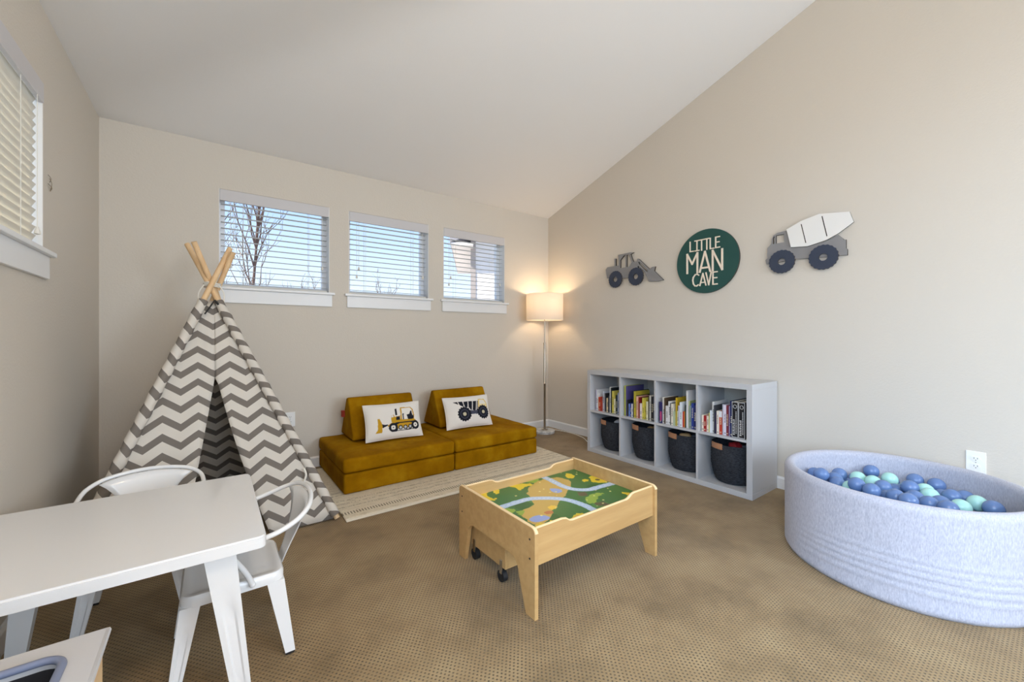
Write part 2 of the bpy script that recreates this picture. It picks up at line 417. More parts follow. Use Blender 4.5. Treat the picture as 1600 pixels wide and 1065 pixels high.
# ---------------------------------------------------------------- windows and blinds
def frame_box(o_name, parent, rect, m, pos):
    pass
def make_window(num, a0, a1, side):
    """a0..a1 along the wall; side 'back' or 'left'; built in local wall axes: u along wall, d into the wall (outwards), z up"""
    def tr_(bm):
        for v in bm.verts:
            u, d, z = v.co
            v.co = (u, YB + d, z) if side == 'back' else (XL - d, u, z)
        return bm
    root = bpy.data.objects.new('window_%d' % num, None); link(root); root['kind'] = 'structure'
    bm = bmesh.new(); fw = .038
    for q in ((a0, a0 + fw, ZS, ZH), (a1 - fw, a1, ZS, ZH), (a0 + fw, a1 - fw, ZS, ZS + fw), (a0 + fw, a1 - fw, ZH - fw, ZH)):
        bx(bm, q[0], q[1], .105, .148, q[2], q[3])
    obj('window_frame', tr_(bm), M_vinyl, root)
    obj('window_pane', tr_(box(a0 + fw, a1 - fw, .125, .130, ZS + fw, ZH - fw)), M_glass, root)
    obj('window_sill', tr_(box(a0 - .038, a1 + .038, -.034, .0, ZS - .020, ZS, .003)), M_trim, root)
    obj('sill_board', tr_(box(a0, a1, 0.0, .105, ZS - .020, ZS)), M_trim, root)
    for q0 in ((a0, a0 + .004), (a1 - .004, a1)): obj('window_jamb', tr_(box(q0[0], q0[1], .001, .105, ZS, ZH)), M_trim, root)  # white liners added to brighten the dark reveals
    obj('window_apron', tr_(box(a0 - .018, a1 + .018, -.016, 0, ZS - .118, ZS - .020, .002)), M_trim, root)
    return tr_
def make_blind(label, a0, a1, side, tilt, tr_, wand_near_right=True, nslat=14, d=.052):
    root = thing('window_blind', label, 'blind', group='horizontal window blinds')
    obj('valence', tr_(box(a0 + .005, a1 - .005, -.004, .012, ZH - .085, ZH - .002, .002)), M_val, root)
    obj('head_rail', tr_(box(a0 + .006, a1 - .006, .024, .08, ZH - .052, ZH - .004)), M_slat, root)
    z0, z1 = ZS + .042, ZH - .098
    proto = None
    for i in range(nslat):
        z = z0 + (z1 - z0) * i / (nslat - 1)
        bm = bmesh.new(); n_ = 4; ra, rb = [], []
        for k_ in range(n_ + 1):
            s_ = (k_ / n_ - .5) * .05; arch = .0018 * (1 - (2 * k_ / n_ - 1) ** 2)
            dd, dz = s_ * math.cos(tilt) - arch * math.sin(tilt), s_ * math.sin(tilt) + arch * math.cos(tilt)
            ra.append((d + dd, z + dz)); rb.append((d + dd + .0026 * math.sin(tilt), z + dz - .0026 * math.cos(tilt)))
        poly = ra + rb[::-1]
        prism(bm, poly, 'x', a0 + .012, a1 - .012)
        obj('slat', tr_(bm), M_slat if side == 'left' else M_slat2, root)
    obj('bottom_rail', tr_(box(a0 + .012, a1 - .012, d - .025, d + .025, ZS + .004, ZS + .020, .003)), M_slat, root)
    wdt = a1 - a0
    for f in (.20, .80):
        for dd in (-.027, .027):
            obj('ladder_cord', tr_(tube(bmesh.new(), [(a0 + wdt * f, d + dd, ZS + .015), (a0 + wdt * f, d + dd, ZH - .05)], .0013, 6)), M_cord, root)
    cords = [(.93, .30), (.095, .24), (.12, .34)] if wand_near_right else [(.93, .12), (.08, .2)]
    for f, up in cords:
        uu = a0 + wdt * f; zz = ZS + (ZH - ZS) * up
        c_ = obj('pull_cord', tr_(tube(bmesh.new(), [(uu, d - .033, zz), (uu, d - .033, ZH - .06)], .0014, 6)), M_cord, root)
        obj('tassel', tr_(lathe(bmesh.new(), [(.003, .0), (.010, .002), (.0095, .012), (.0055, .024), (.0045, .032)], 12, (uu, d - .033, zz - .03))), M_cord, c_, smooth=True)
    return root
names = ['leftmost of the three, behind the teepee tips', 'middle one of the three small windows', 'nearest the floor lamp']
for i, (a, b) in enumerate(WIN):
    t_ = make_window(i + 1, a, b, 'back')
    make_blind(['open white slat blind in the back window behind the tent pole tips', 'open white slat blind in the middle one of the three back windows',
                'open white slat blind in the back window nearest the floor lamp'][i], a, b, 'back', math.radians(4), t_)
t_ = make_window(4, LW[0], LW[1], 'left')
make_blind('closed cream-lit slat blind in the left wall window', LW[0], LW[1], 'left', math.radians(-67), t_, False, 17, .030)
# made-up windows in the wall behind the camera, added for the fill lights
for i, (a, b) in enumerate(FW):
    root = bpy.data.objects.new('window_%d' % (5 + i), None); link(root); root['kind'] = 'structure'
    bm = bmesh.new()
    for q in ((a, a + .05, .65, 2.25), (b - .05, b, .65, 2.25), (a + .05, b - .05, .65, .70), (a + .05, b - .05, 2.20, 2.25)): bx(bm, q[0], q[1], YF - .12, YF - .06, q[2], q[3])
    obj('window_frame', bm, M_vinyl, root)
    obj('window_pane', box(a + .05, b - .05, YF - .095, YF - .09, .70, 2.20), M_glass, root)

root = bpy.data.objects.new('window_7', None); link(root); root['kind'] = 'structure'  # made-up side window, added for the blue fill light
bm = bmesh.new()
for q in ((-1.42, -1.37, .68, 2.02), (.27, .32, .68, 2.02), (-1.37, .27, .68, .73), (-1.37, .27, 1.97, 2.02)): bx(bm, XL - .12, XL - .06, q[0], q[1], q[2], q[3])
obj('window_frame', bm, M_vinyl, root)
obj('window_pane', box(XL - .095, XL - .09, -1.37, .27, .73, 1.97), M_glass, root)
tag(obj('trim_1', box(XL - T - 2.6, XL - T - .002, -2.4, .9, 2.36, 2.44), M_siding), kind='structure')   # unseen slab added to keep the sun out of the made-up window

# ---------------------------------------------------------------- outside: ground, bare trees, neighbour house
tag(obj('ground', box(-30, 40, YB + T + .02, 60, -.5, -.4), M_grass), kind='structure')
def make_tree(name, label, base, h_, lean, n_br, spread, seed, r0=.05):
    rnd = random.Random(seed); root = thing(name, label, 'tree', base, group='bare trees outside the windows')
    tr_bm = bmesh.new(); br = bmesh.new()
    trunk = smoothpath([(0, 0, 0), (lean * .2, .02, h_ * .3), (lean * .55, -.03, h_ * .65), (lean, 0, h_)], 5)
    tube(tr_bm, trunk, [r0 * (1 - .8 * i / (len(trunk) - 1)) for i in range(len(trunk))], 7)
    def twig(p, d_, L, r, depth):
        pts = [p]; q = p.copy(); dd = d_.copy()
        for s_ in range(4):
            dd = (dd + Vector((rnd.uniform(-.22, .22), rnd.uniform(-.22, .22), rnd.uniform(-.02, .25)))).normalized(); q = q + dd * L / 4; pts.append(q.copy())
        tube(br, pts, [r * (1 - .75 * i / 4) for i in range(5)], 5)
        if depth > 0:
            for s_ in range(rnd.randint(3, 5)):
                i = rnd.randint(1, 4); nd = (dd + Vector((rnd.uniform(-1, 1), rnd.uniform(-1, 1), rnd.uniform(-.2, .9))) * .8).normalized()
                twig(pts[i], nd, L * rnd.uniform(.35, .6), r * .5, depth - 1)
    for i in range(n_br):
        f = rnd.uniform(.25, .97); p = Vector(trunk[int(f * (len(trunk) - 1))]); a = rnd.uniform(0, 6.283)
        twig(p, Vector((math.cos(a) * spread, math.sin(a) * spread, 1)).normalized(), h_ * rnd.uniform(.16, .34), r0 * .38, 2)
    obj('trunk', tr_bm, M_bark, root, smooth=True); obj('branches', br, M_bark, root)
    return root
make_tree('bare_tree', 'tall bare tree with pale forked trunk outside the leftmost back window', (.55, 9.7, -.4), 5.6, .35, 22, .32, 11, .042)
make_tree('bare_tree', 'bushy bare tree low at the left edge of the leftmost back window', (-.25, 6.6, -.4), 3.0, .1, 22, .55, 5, .03)
make_tree('bare_tree', 'short bare tree seen low through the right of the leftmost back window', (1.55, 9.5, -.4), 2.35, .05, 12, .9, 21, .03)
make_tree('bare_tree', 'small bare tree low in the centre of the middle back window', (3.75, 11.0, -.4), 2.45, .05, 14, .9, 9, .035)
hs = thing('neighbour_house', 'pale-sided neighbouring house seen through the window nearest the lamp', 'house', (4.17, 7.0, -.4), -.538)
for i in range(19):
    obj('siding_board', box(.06, 4.0, -.012 - .008 * (i % 2) * 0, .04, .0 + i * .2, .197 + i * .2, .004, 1), M_siding, hs)
obj('wall', box(0.02, 4.0, .04, 3, 0, 3.8), M_siding, hs)
obj('corner_board', box(-.03, .07, -.03, .05, 0, 3.8), mat('corner_trim', lin(176, 164, 158), .7), hs)
rf = obj('roof', prism(bmesh.new(), [(-.42, 3.27), (-.42, 3.45), (4.4, 5.2), (4.4, 5.0)], 'y', -.35, 3.4), M_roof, hs)
obj('soffit', box(-.40, .02, -.33, 3.3, 3.22, 3.27), M_siding, hs)

# ---------------------------------------------------------------- made-up ceiling light out of view, added to warm the room
cl = thing('ceiling_light', 'round frosted glass ceiling light on a steel canopy', 'ceiling light', (.30, -.15, ceil_z(.30, -.15)))
obj('canopy', lathe(bmesh.new(), [(.09, .03), (.09, -.02), (.03, -.04), (.012, -.05), (.012, -.16), (.05, -.17), (.05, -.19)], 24), M_steel, cl, smooth=True)
bm = bmesh.new(); bmesh.ops.create_uvsphere(bm, u_segments=24, v_segments=14, radius=.15); bmesh.ops.translate(bm, verts=bm.verts[:], vec=(0, 0, -.32))
obj('glass_globe', bm, M_globe, cl, smooth='all')

# ---------------------------------------------------------------- rug
rug = thing('area_rug', 'cream woven area rug with stitched stripes under the mustard couch', 'rug', (.630, 2.478, 0))
obj('weave', box(0, 1.925, .03, 1.12, .001, .010, .003, 1), M_rug, rug)
obj('hem', box(0, 1.925, 0, .03, .001, .009, .002, 1), M_rughem, rug)

# ---------------------------------------------------------------- play couch
def cushion(x0, x1, y0, y1, z0, z1, r=.028, puff=.008, seed=0):
    bm = bmesh.new(); bx(bm, x0, x1, y0, y1, z0, z1)
    bmesh.ops.subdivide_edges(bm, edges=bm.edges[:], cuts=1, use_grid_fill=True)
    bm2 = bmesh.new(); bx(bm2, x0, x1, y0, y1, z0, z1); bm.free()
    bmesh.ops.bevel(bm2, geom=bm2.edges[:], offset=r, segments=4, profile=.55, affect='EDGES')
    big = [e_ for e_ in bm2.edges if e_.calc_length() > .06]
    bmesh.ops.subdivide_edges(bm2, edges=big, cuts=14, use_grid_fill=True)
    cx_, cy_, cz = (x0 + x1) / 2, (y0 + y1) / 2, (z0 + z1) / 2
    for v in bm2.verts:
        fx_ = 1 - abs(v.co.x - cx_) / ((x1 - x0) / 2); fy_ = 1 - abs(v.co.y - cy_) / ((y1 - y0) / 2)
        w = mnoise.noise(v.co * 6 + Vector((seed, 0, 0))) * .0035 + mnoise.noise(Vector((v.co.x * 4 + v.co.y * 16, v.co.y * 3, seed))) * .003
        if v.co.z > cz: v.co.z += puff * min(1, fx_ * 5) * min(1, fy_ * 5) * .3 + w * min(1, fx_ * 6 + .2)
        if v.co.y < cy_ - (y1 - y0) * .4: v.co.y += w * .7
    return bm2
couch = {}
CX = [(.715, 1.560), (1.566, 2.412)]
for i, (a, b) in enumerate(CX):
    side = ['left', 'right'][i]
    t = thing('base_cushion', ['thick mustard base cushion on the rug, the half nearer the tent', 'thick mustard base cushion on the rug, the half nearer the lamp'][i], 'cushion', group='mustard play couch base cushions')
    obj('cover', cushion(a, b, 2.885, 3.672, .0105, .147, .018, 0, i), M_must, t, smooth='all')
    t = thing('seat_cushion', ['soft mustard seat cushion carrying the bulldozer pillow', 'soft mustard seat cushion carrying the dump truck pillow'][i], 'cushion', group='mustard play couch seat cushions')
    obj('cover', cushion(a - .004, b - .001, 2.878, 3.670, .150, .2495, .026, .010, 5 + i), M_must, t, smooth='all')
for i, (a, b) in enumerate(((.885, 1.43), (1.638, 2.185))):
    t = thing('wedge_cushion', ['triangular mustard back wedge behind the bulldozer pillow', 'triangular mustard back wedge behind the dump truck pillow'][i], 'cushion', group='mustard wedge back cushions')
    bm = bmesh.new(); zt = .262
    prism(bm, [(3.305, zt), (3.655, zt), (3.655, zt + .02), (3.50, zt + .318), (3.45, zt + .322), (3.300, zt + .045)], 'x', a, b)
    bmesh.ops.dissolve_limit(bm, angle_limit=.01, verts=bm.verts[:], edges=bm.edges[:])
    bmesh.ops.bevel(bm, geom=bm.edges[:], offset=.014, segments=3, profile=.5, affect='EDGES')
    obj('cover', bm, M_must, t, smooth=True)
    if i == 0: tag(obj('fabric_tag', box(a - .022, a + .004, 3.535, 3.572, zt + .155, zt + .205), M_tag, t), 'small red fabric tag')

# ---------------------------------------------------------------- pillows with printed vehicles
def pillow(name, label, bl, br, lean, w, hgt, ops, base):
    root = thing(name, label, 'pillow', group='white vehicle pillows')
    bl, br = Vector(bl), Vector(br); ux = (br - bl).normalized(); back = Vector((-ux.y, ux.x, 0)); up = (Vector((0, 0, 1)) * math.cos(lean) + back * math.sin(lean)); nrm = ux.cross(up)
    c0 = (bl + br) / 2
    def f(side, th):
        def g_(u, v):
            a, b = 2 * u - 1, 2 * v - 1
            pin = 1 - .05 * (1 - a * a) * abs(b) ** 3; pin2 = 1 - .05 * (1 - b * b) * abs(a) ** 3
            t_ = th * ((1 - abs(a) ** 3.2) * (1 - abs(b) ** 3.2)) ** .55
            return c0 + ux * (a * w / 2 * pin2) + up * (hgt / 2 + b * hgt / 2 * pin) + nrm * side * t_
        return g_
    nx, ny = 150, 96
    U, V = np.meshgrid(np.linspace(0, 1, nx + 1), np.linspace(0, 1, ny + 1))
    C = paint(U, V, base, ops)
    grid_print('printed_front', nx, ny, f(1, .045), C, M_pil, root)
    C2 = np.zeros(U.shape + (3,)); C2[:] = base
    nx2, ny2 = 30, 20
    grid_print('back_cover', nx2, ny2, f(-1, .035), C2[:ny2 + 1, :nx2 + 1], M_pil, root)
    bm = bmesh.new(); rim = [f(1, 0)(u, 0) for u in np.linspace(0, 1, 16)] + [f(1, 0)(1, v) for v in np.linspace(0, 1, 12)[1:]] + [f(1, 0)(u, 1) for u in np.linspace(1, 0, 16)[1:]] + [f(1, 0)(0, v) for v in np.linspace(1, 0, 12)[1:-1]]
    tube(bm, rim, .004, 6, closed=True); obj('seam', bm, M_pilseam, root, smooth='all')
    return root
M_pil = print_mat('printed_boucle', .95, 260); M_pilseam = mat('pillow_seam', lin(232, 224, 212), .9)
YE, BK, WH, LG = lin(196, 150, 36)[:3], lin(28, 30, 40)[:3], lin(232, 226, 218)[:3], lin(190, 192, 198)[:3]
dz = {'blade': [(0.203, 0.566), (0.24, 0.565), (0.279, 0.402), (0.264, 0.179), (0.145, 0.178), (0.192, 0.268), (0.201, 0.416)],
 'arm': [(0.272, 0.416), (0.32, 0.39), (0.371, 0.385), (0.377, 0.364), (0.278, 0.307)],
 'body': [(0.448, 0.628), (0.492, 0.641), (0.502, 0.58), (0.545, 0.586), (0.598, 0.598), (0.593, 0.526), (0.618, 0.469), (0.436, 0.437), (0.437, 0.527)],
 'stack': [(0.518, 0.81), (0.548, 0.814), (0.549, 0.624), (0.518, 0.622)], 'grille': [(0.527, 0.576), (0.592, 0.578), (0.588, 0.48), (0.526, 0.481)],
 'cab': [(0.615, 0.836), (0.81, 0.83), (0.853, 0.749), (0.869, 0.585), (0.857, 0.479), (0.601, 0.472)],
 'cabin': [(0.637, 0.807), (0.799, 0.805), (0.831, 0.739), (0.845, 0.583), (0.837, 0.483), (0.628, 0.481)],
 'seat': [(0.718, 0.61), (0.771, 0.622), (0.797, 0.709), (0.826, 0.71), (0.827, 0.592), (0.858, 0.565), (0.847, 0.467), (0.738, 0.479)],
 'lever': [(0.646, 0.648), (0.668, 0.65), (0.661, 0.488), (0.644, 0.486)],
 'deck': [(0.359, 0.35), (0.48, 0.47), (0.856, 0.48), (0.947, 0.367), (0.927, 0.344), (0.507, 0.386), (0.381, 0.32)],
 'track': [(0.381, 0.32), (0.432, 0.4), (0.528, 0.421), (0.851, 0.421), (0.93, 0.37), (0.938, 0.287), (0.913, 0.211), (0.843, 0.191), (0.468, 0.175), (0.411, 0.199), (0.379, 0.269)],
 'trackin': [(0.503, 0.348), (0.574, 0.388), (0.811, 0.385), (0.843, 0.347), (0.811, 0.287), (0.765, 0.256), (0.543, 0.249), (0.513, 0.281)]}
asp = .46 / .29
ops = [('poly', dz['blade'], YE), ('poly', dz['arm'], BK), ('poly', dz['stack'], BK), ('poly', dz['cab'], YE), ('poly', dz['cabin'], WH), ('poly', dz['body'], YE), ('circ', (.465, .60), .03, asp, WH),
       ('poly', dz['grille'], BK), ('poly', dz['seat'], BK), ('poly', dz['lever'], BK), ('poly', dz['deck'], YE), ('poly', dz['track'], BK), ('poly', dz['trackin'], YE),
       ('poly', [(.53, .2), (.81, .215), (.80, .25), (.54, .245)], WH)]
for c_, r in (((.46, .292), .125), ((.868, .31), .125)): ops += [('circ', c_, r, asp, BK), ('circ', c_, .062, asp, WH), ('circ', c_, .02, asp, BK)]
for c_ in ((.586, .272), (.674, .27), (.763, .273)): ops += [('circ', c_, .062, asp, BK), ('circ', c_, .035, asp, LG)]
pillow('throw_pillow', 'white throw pillow with a yellow and black bulldozer', (.955, 3.195, .262), (1.412, 3.172, .262), math.radians(22), .46, .29, ops, WH)
GW = lin(70, 72, 88)[:3]
bed = [(0.162, 0.823), (0.72, 0.795), (0.67, 0.477), (0.525, 0.517), (0.496, 0.602), (0.362, 0.652)]
ops = [('poly', bed, BK)]
rb = [(0.275, 0.805), (0.299, 0.676), (0.386, 0.8), (0.394, 0.648), (0.496, 0.787), (0.475, 0.605), (0.596, 0.786), (0.556, 0.512), (0.69, 0.788), (0.64, 0.486)]
for i in range(0, 10, 2): ops.append(('line', [rb[i], rb[i + 1]], .018, WH))
ops += [('poly', [(0.733, 0.861), (0.876, 0.846), (0.932, 0.693), (0.918, 0.522), (0.689, 0.524)], lin(206, 170, 70)[:3]), ('poly', [(0.745, 0.845), (0.868, 0.83), (0.918, 0.688), (0.90, 0.53), (0.71, 0.54)], lin(236, 216, 160)[:3]),
        ('poly', [(0.762, 0.817), (0.856, 0.806), (0.901, 0.68), (0.743, 0.685)], WH), ('poly', [(0.49, 0.506), (0.725, 0.485), (0.704, 0.371), (0.522, 0.38)], GW)]
for c_, r in (((.381, .41), .215), ((.804, .421), .205)):
    ops += [('circ', (c_[0] + r * .96 / asp * math.cos(k_ * .3927), c_[1] + r * .96 * math.sin(k_ * .3927)), .032, asp, BK) for k_ in range(16)]
    ops += [('circ', c_, r, asp, BK), ('circ', c_, r * .68, asp, GW), ('circ', c_, r * .58, asp, BK), ('circ', c_, r * .27, asp, lin(200, 190, 160)[:3])]
pillow('throw_pillow', 'white throw pillow with a black and tan dump truck', (1.650, 3.200, .262), (2.112, 3.176, .262), math.radians(22), .46, .285, ops, WH)

# ---------------------------------------------------------------- teepee
tp = thing('play_teepee', 'grey and white chevron teepee tent with wooden poles', 'teepee', (0, 0, 0))
APX = Vector((0, 3.10, 1.385))
FEET = {'a': Vector((.600, 2.552, .0)), 'b': Vector((-.545, 2.552, 0)), 'c': Vector((.515, 3.64, 0)), 'd': Vector((-.455, 3.64, 0))}
OFF = {'a': Vector((-.008, -.018, 0)), 'b': Vector((-.008, -.050, 0)), 'c': Vector((.006, .015, 0)), 'd': Vector((.028, .050, 0))}
EXT = {'a': 1.190, 'b': 1.185, 'c': 1.182, 'd': 1.160}
for k_, f0 in FEET.items():
    d_ = APX + OFF[k_] - f0; bm = bmesh.new(); tube(bm, [f0 + d_ * .006, f0 + d_ * EXT[k_]], .0152, 12)
    obj('tent_pole', bm, M_pole, tp, smooth=True)
ZT = 1.30                                                # canvas top
def edge(k_, z): f0 = FEET[k_]; return f0 + (APX - f0) * (z / APX.z)
def panel(name, k0, k1, lo=None, hi=None, nz=26, nx=14, uc=None, bulge=.012, seed=0, m=None):
    """canvas between the poles k0 and k1; lo(z), hi(z) limit it across"""
    bm = bmesh.new(); uvl = bm.loops.layers.uv.new('UVMap'); rows = []; uvs = {}
    nrm = (FEET[k1] - FEET[k0]).normalized().cross((APX - (FEET[k0] + FEET[k1]) / 2).normalized())
    for j in range(nz + 1):
        z = .012 + (ZT - .012) * j / nz; p, q = edge(k0, z), edge(k1, z); L = (q - p).length; row_ = []
        s0 = lo(z, p, q) if lo else 0; s1 = hi(z, p, q) if hi else 1
        for i in range(nx + 1):
            s_ = s0 + (s1 - s0) * i / nx; c_ = p.lerp(q, s_)
            wv = (mnoise.noise(Vector((s_ * 7 + seed, z * 2.2, seed))) * .016 + mnoise.noise(Vector((s_ * 16, z * 5 + seed, 3))) * .006) * min(1, 6 * s_, 6 * (1 - s_)) * (1.15 - z / ZT)
            v = bm.verts.new(c_ + nrm * (wv - bulge * math.sin(math.pi * min(1, max(0, s_))) * (1 - z / ZT))); row_.append(v)
            uvs[v] = (abs((s_ - .5) * L) if uc is None else (s_ - .5) * L, z * 1.075)
        rows.append(row_)
    for j in range(nz):
        for i in range(nx):
            f_ = bm.faces.new((rows[j][i], rows[j][i + 1], rows[j + 1][i + 1], rows[j + 1][i]))
            for lp in f_.loops: lp[uvl].uv = uvs[lp.vert]
    o = obj(name, bm, m or M_chev, tp, smooth='all', auto='keep')
    md = o.modifiers.new('cloth', 'SOLIDIFY'); md.thickness = .002; return o
def openL(z): return .012 - (.845 - z) * .150 - max(0, .845 - z) ** 2 * .02 if z < .845 else .012
def openR(z): return .022 + (.845 - z) * .205 + max(0, .845 - z) ** 2 * .09 if z < .845 else .012
panel('front_flap', 'b', 'a', hi=lambda z, p, q: (openL(z) - p.x) / (q.x - p.x), seed=1, nx=12)
panel('front_flap', 'b', 'a', lo=lambda z, p, q: (openR(z) - p.x) / (q.x - p.x), seed=4, nx=12)
panel('side_panel', 'a', 'c', seed=7); panel('side_panel', 'd', 'b', seed=9); panel('back_panel', 'c', 'd', seed=12)
for k_ in 'abcd':                                        # cloth sleeve round each pole
    bm = bmesh.new(); uvl = bm.loops.layers.uv.new('UVMap'); seg = 12; rings = []; nn = 40
    d_ = (APX + OFF[k_] - FEET[k_]); T_ = d_.normalized(); u_ = T_.cross(Vector((0, 0, 1))).normalized(); v_ = T_.cross(u_)
    for j in range(nn + 1):
        f = .02 + (.915 if k_ in 'ab' else .84) * j / nn; c_ = FEET[k_] + d_ * f; rad = .0255 + .0025 * math.sin(j * 1.9) * (1 if j not in (0, nn) else 0)
        rings.append([bm.verts.new(c_ + (u_ * math.cos(2 * math.pi * i / seg) + v_ * math.sin(2 * math.pi * i / seg)) * rad) for i in range(seg)])
    for j in range(nn):
        for i in range(seg):
            f_ = bm.faces.new((rings[j][i], rings[j][(i + 1) % seg], rings[j + 1][(i + 1) % seg], rings[j + 1][i]))
            for lp, (a, b) in zip(f_.loops, ((i, j), (i + 1, j), (i + 1, j + 1), (i, j + 1))): lp[uvl].uv = (a * .0125, b * d_.length * .915 / nn)
    obj('pole_sleeve', bm, M_chev, tp, smooth='all')
bm = bmesh.new()
for j in range(3):
    tube(bm, [(APX.x + .042 * math.cos(a * .5236) , APX.y + .042 * math.sin(a * .5236), APX.z + .004 + j * .009 + .004 * math.sin(a)) for a in range(12)], .0042, 6, closed=True)
for x_, y_ in ((-.05, -.02), (.045, -.03), (.03, .04)):
    tube(bm, smoothpath([(APX.x + x_ * .8, APX.y + y_, APX.z + .01), (APX.x + x_ * 1.3, APX.y + y_ * 1.2, APX.z - .04), (APX.x + x_ * 1.3, APX.y + y_ * 1.4, APX.z - .10)], 4), .0035, 6)
obj('lashing_cord', bm, M_ropew, tp, smooth=True)
bm = bmesh.new(); tube(bm, [(.012, 3.02, 1.30), (-.012, 2.995, 1.255), (-.035, 2.985, 1.215)], .004, 6); tube(bm, [(.012, 3.02, 1.30), (.03, 3.01, 1.275)], .006, 6)
obj('tie_ribbon', bm, M_tie, tp, smooth=True)
for x_, k_ in ((-.355, 'b'), (.405, 'a')):
    zt_ = .28; p = edge(k_, zt_); x0 = p.x + (.045 if k_ == 'b' else -.045); bm = bmesh.new()
    tube(bm, smoothpath([(x0, p.y - .02, zt_ + .03), (x0 + .008, p.y - .034, zt_ - .005), (x0 - .004, p.y - .036, zt_ - .05), (x0 + .008, p.y - .045, zt_ - .09)], 4), .006, 6)
    obj('tie_back', bm, M_ropew, tp, smooth=True)

# ---------------------------------------------------------------- floor lamp
lp_ = thing('floor_lamp', 'lit floor lamp with drum shade and round marble base in the corner', 'lamp', (3.012, 3.470, 0))
obj('base', lathe(bmesh.new(), [(.112, .001), (.115, .006), (.115, .028), (.111, .033)], 40), M_marble, lp_, smooth=True)
obj('base_collar', lathe(bmesh.new(), [(.036, .033), (.036, .037), (.012, .042)], 24), M_steel, lp_, smooth=True)
obj('lower_pole', lathe(bmesh.new(), [(.0125, .035), (.0125, .545), (.0135, .547), (.0135, .555), (.0125, .557), (.0125, .995), (.015, .997), (.015, 1.012), (.008, 1.014)], 18), M_steel, lp_, smooth=True)
obj('upper_pole', lathe(bmesh.new(), [(.0075, 1.0), (.0075, 1.36)], 14), M_steel, lp_, smooth=True)
obj('adjusting_knob', tube(bmesh.new(), [(-.012, -.008, 1.004), (-.034, -.022, .998)], .005, 8), M_steel, lp_, smooth=True)
sh = obj('lamp_shade', lathe(bmesh.new(), [(.204, 1.262), (.206, 1.264), (.206, 1.552), (.204, 1.554), (.202, 1.552), (.202, 1.264), (.204, 1.262)], 48, cap=False), M_shade, lp_, smooth=True)
bm = bmesh.new()
for a in (0, 2.094, 4.189): tube(bm, [(0, 0, 1.53), (.202 * math.cos(a), .202 * math.sin(a), 1.53)], .002, 6)
lathe(bm, [(.012, 1.525), (.012, 1.56), (.007, 1.57), (.002, 1.575)], 12); tube(bm, [(0, 0, 1.36), (0, 0, 1.385)], .014, 10)
obj('shade_spider', bm, M_steel, lp_, smooth=True)
bm = bmesh.new(); bmesh.ops.create_uvsphere(bm, u_segments=16, v_segments=10, radius=.03); bmesh.ops.translate(bm, verts=bm.verts[:], vec=(0, 0, 1.415)); obj('bulb', bm, M_bulb, lp_, smooth='all')
pd = bpy.data.lights.new('lamp_light', 'POINT'); pd.energy = 6.5; pd.color = (1, .74, .47); pd.shadow_soft_size = .035
pl_ = bpy.data.objects.new('lamp_light', pd); link(pl_, lp_); pl_.location = (0, 0, 1.455)
bm = bmesh.new(); tube(bm, smoothpath([(3.06, 3.56, .008), (3.15, 3.55, .006), (3.22, 3.30, .006), (3.18, 3.05, .006), (3.08, 2.86, .006), (3.16, 2.75, .006), (3.235, 2.72, .03)], 6), .0045, 6)
tag(obj('power_cord', bm, M_ropew, None, smooth=True), 'thin white power cord on the carpet between lamp and shelf', 'cord')

# ---------------------------------------------------------------- cube shelf
XS, SY1, SY0, SH, SD = 2.863, 2.684, 1.219, .765, .39
sf = thing('cube_shelf', 'white eight-cube shelf with books above and black baskets below', 'shelf', (0, 0, 0))
FT, DT = .038, .016
obj('top_board', box(XS, XS + SD, SY0, SY1, SH - FT, SH, .0015, 1), M_white, sf)
obj('bottom_board', box(XS, XS + SD, SY0, SY1, .001, FT, .0015, 1), M_white, sf)
for y in (SY0, SY1 - FT): obj('end_panel', box(XS, XS + SD, y, y + FT, FT, SH - FT, .0015, 1), M_white, sf)
CWd = (SY1 - SY0 - 2 * FT - 3 * DT) / 4; CHt = (SH - 2 * FT - DT) / 2; ZM = FT + CHt + DT
CUB = []
for i in range(4):
    y1 = SY1 - FT - i * (CWd + DT); CUB.append((y1, y1 - CWd))
    if i < 3: obj('divider', box(XS + .001, XS + SD - .001, y1 - CWd - DT, y1 - CWd, FT, SH - FT), M_white, sf)
    obj('middle_shelf', box(XS + .0015, XS + SD - .001, y1 - CWd, y1, ZM - DT, ZM), M_white, sf)

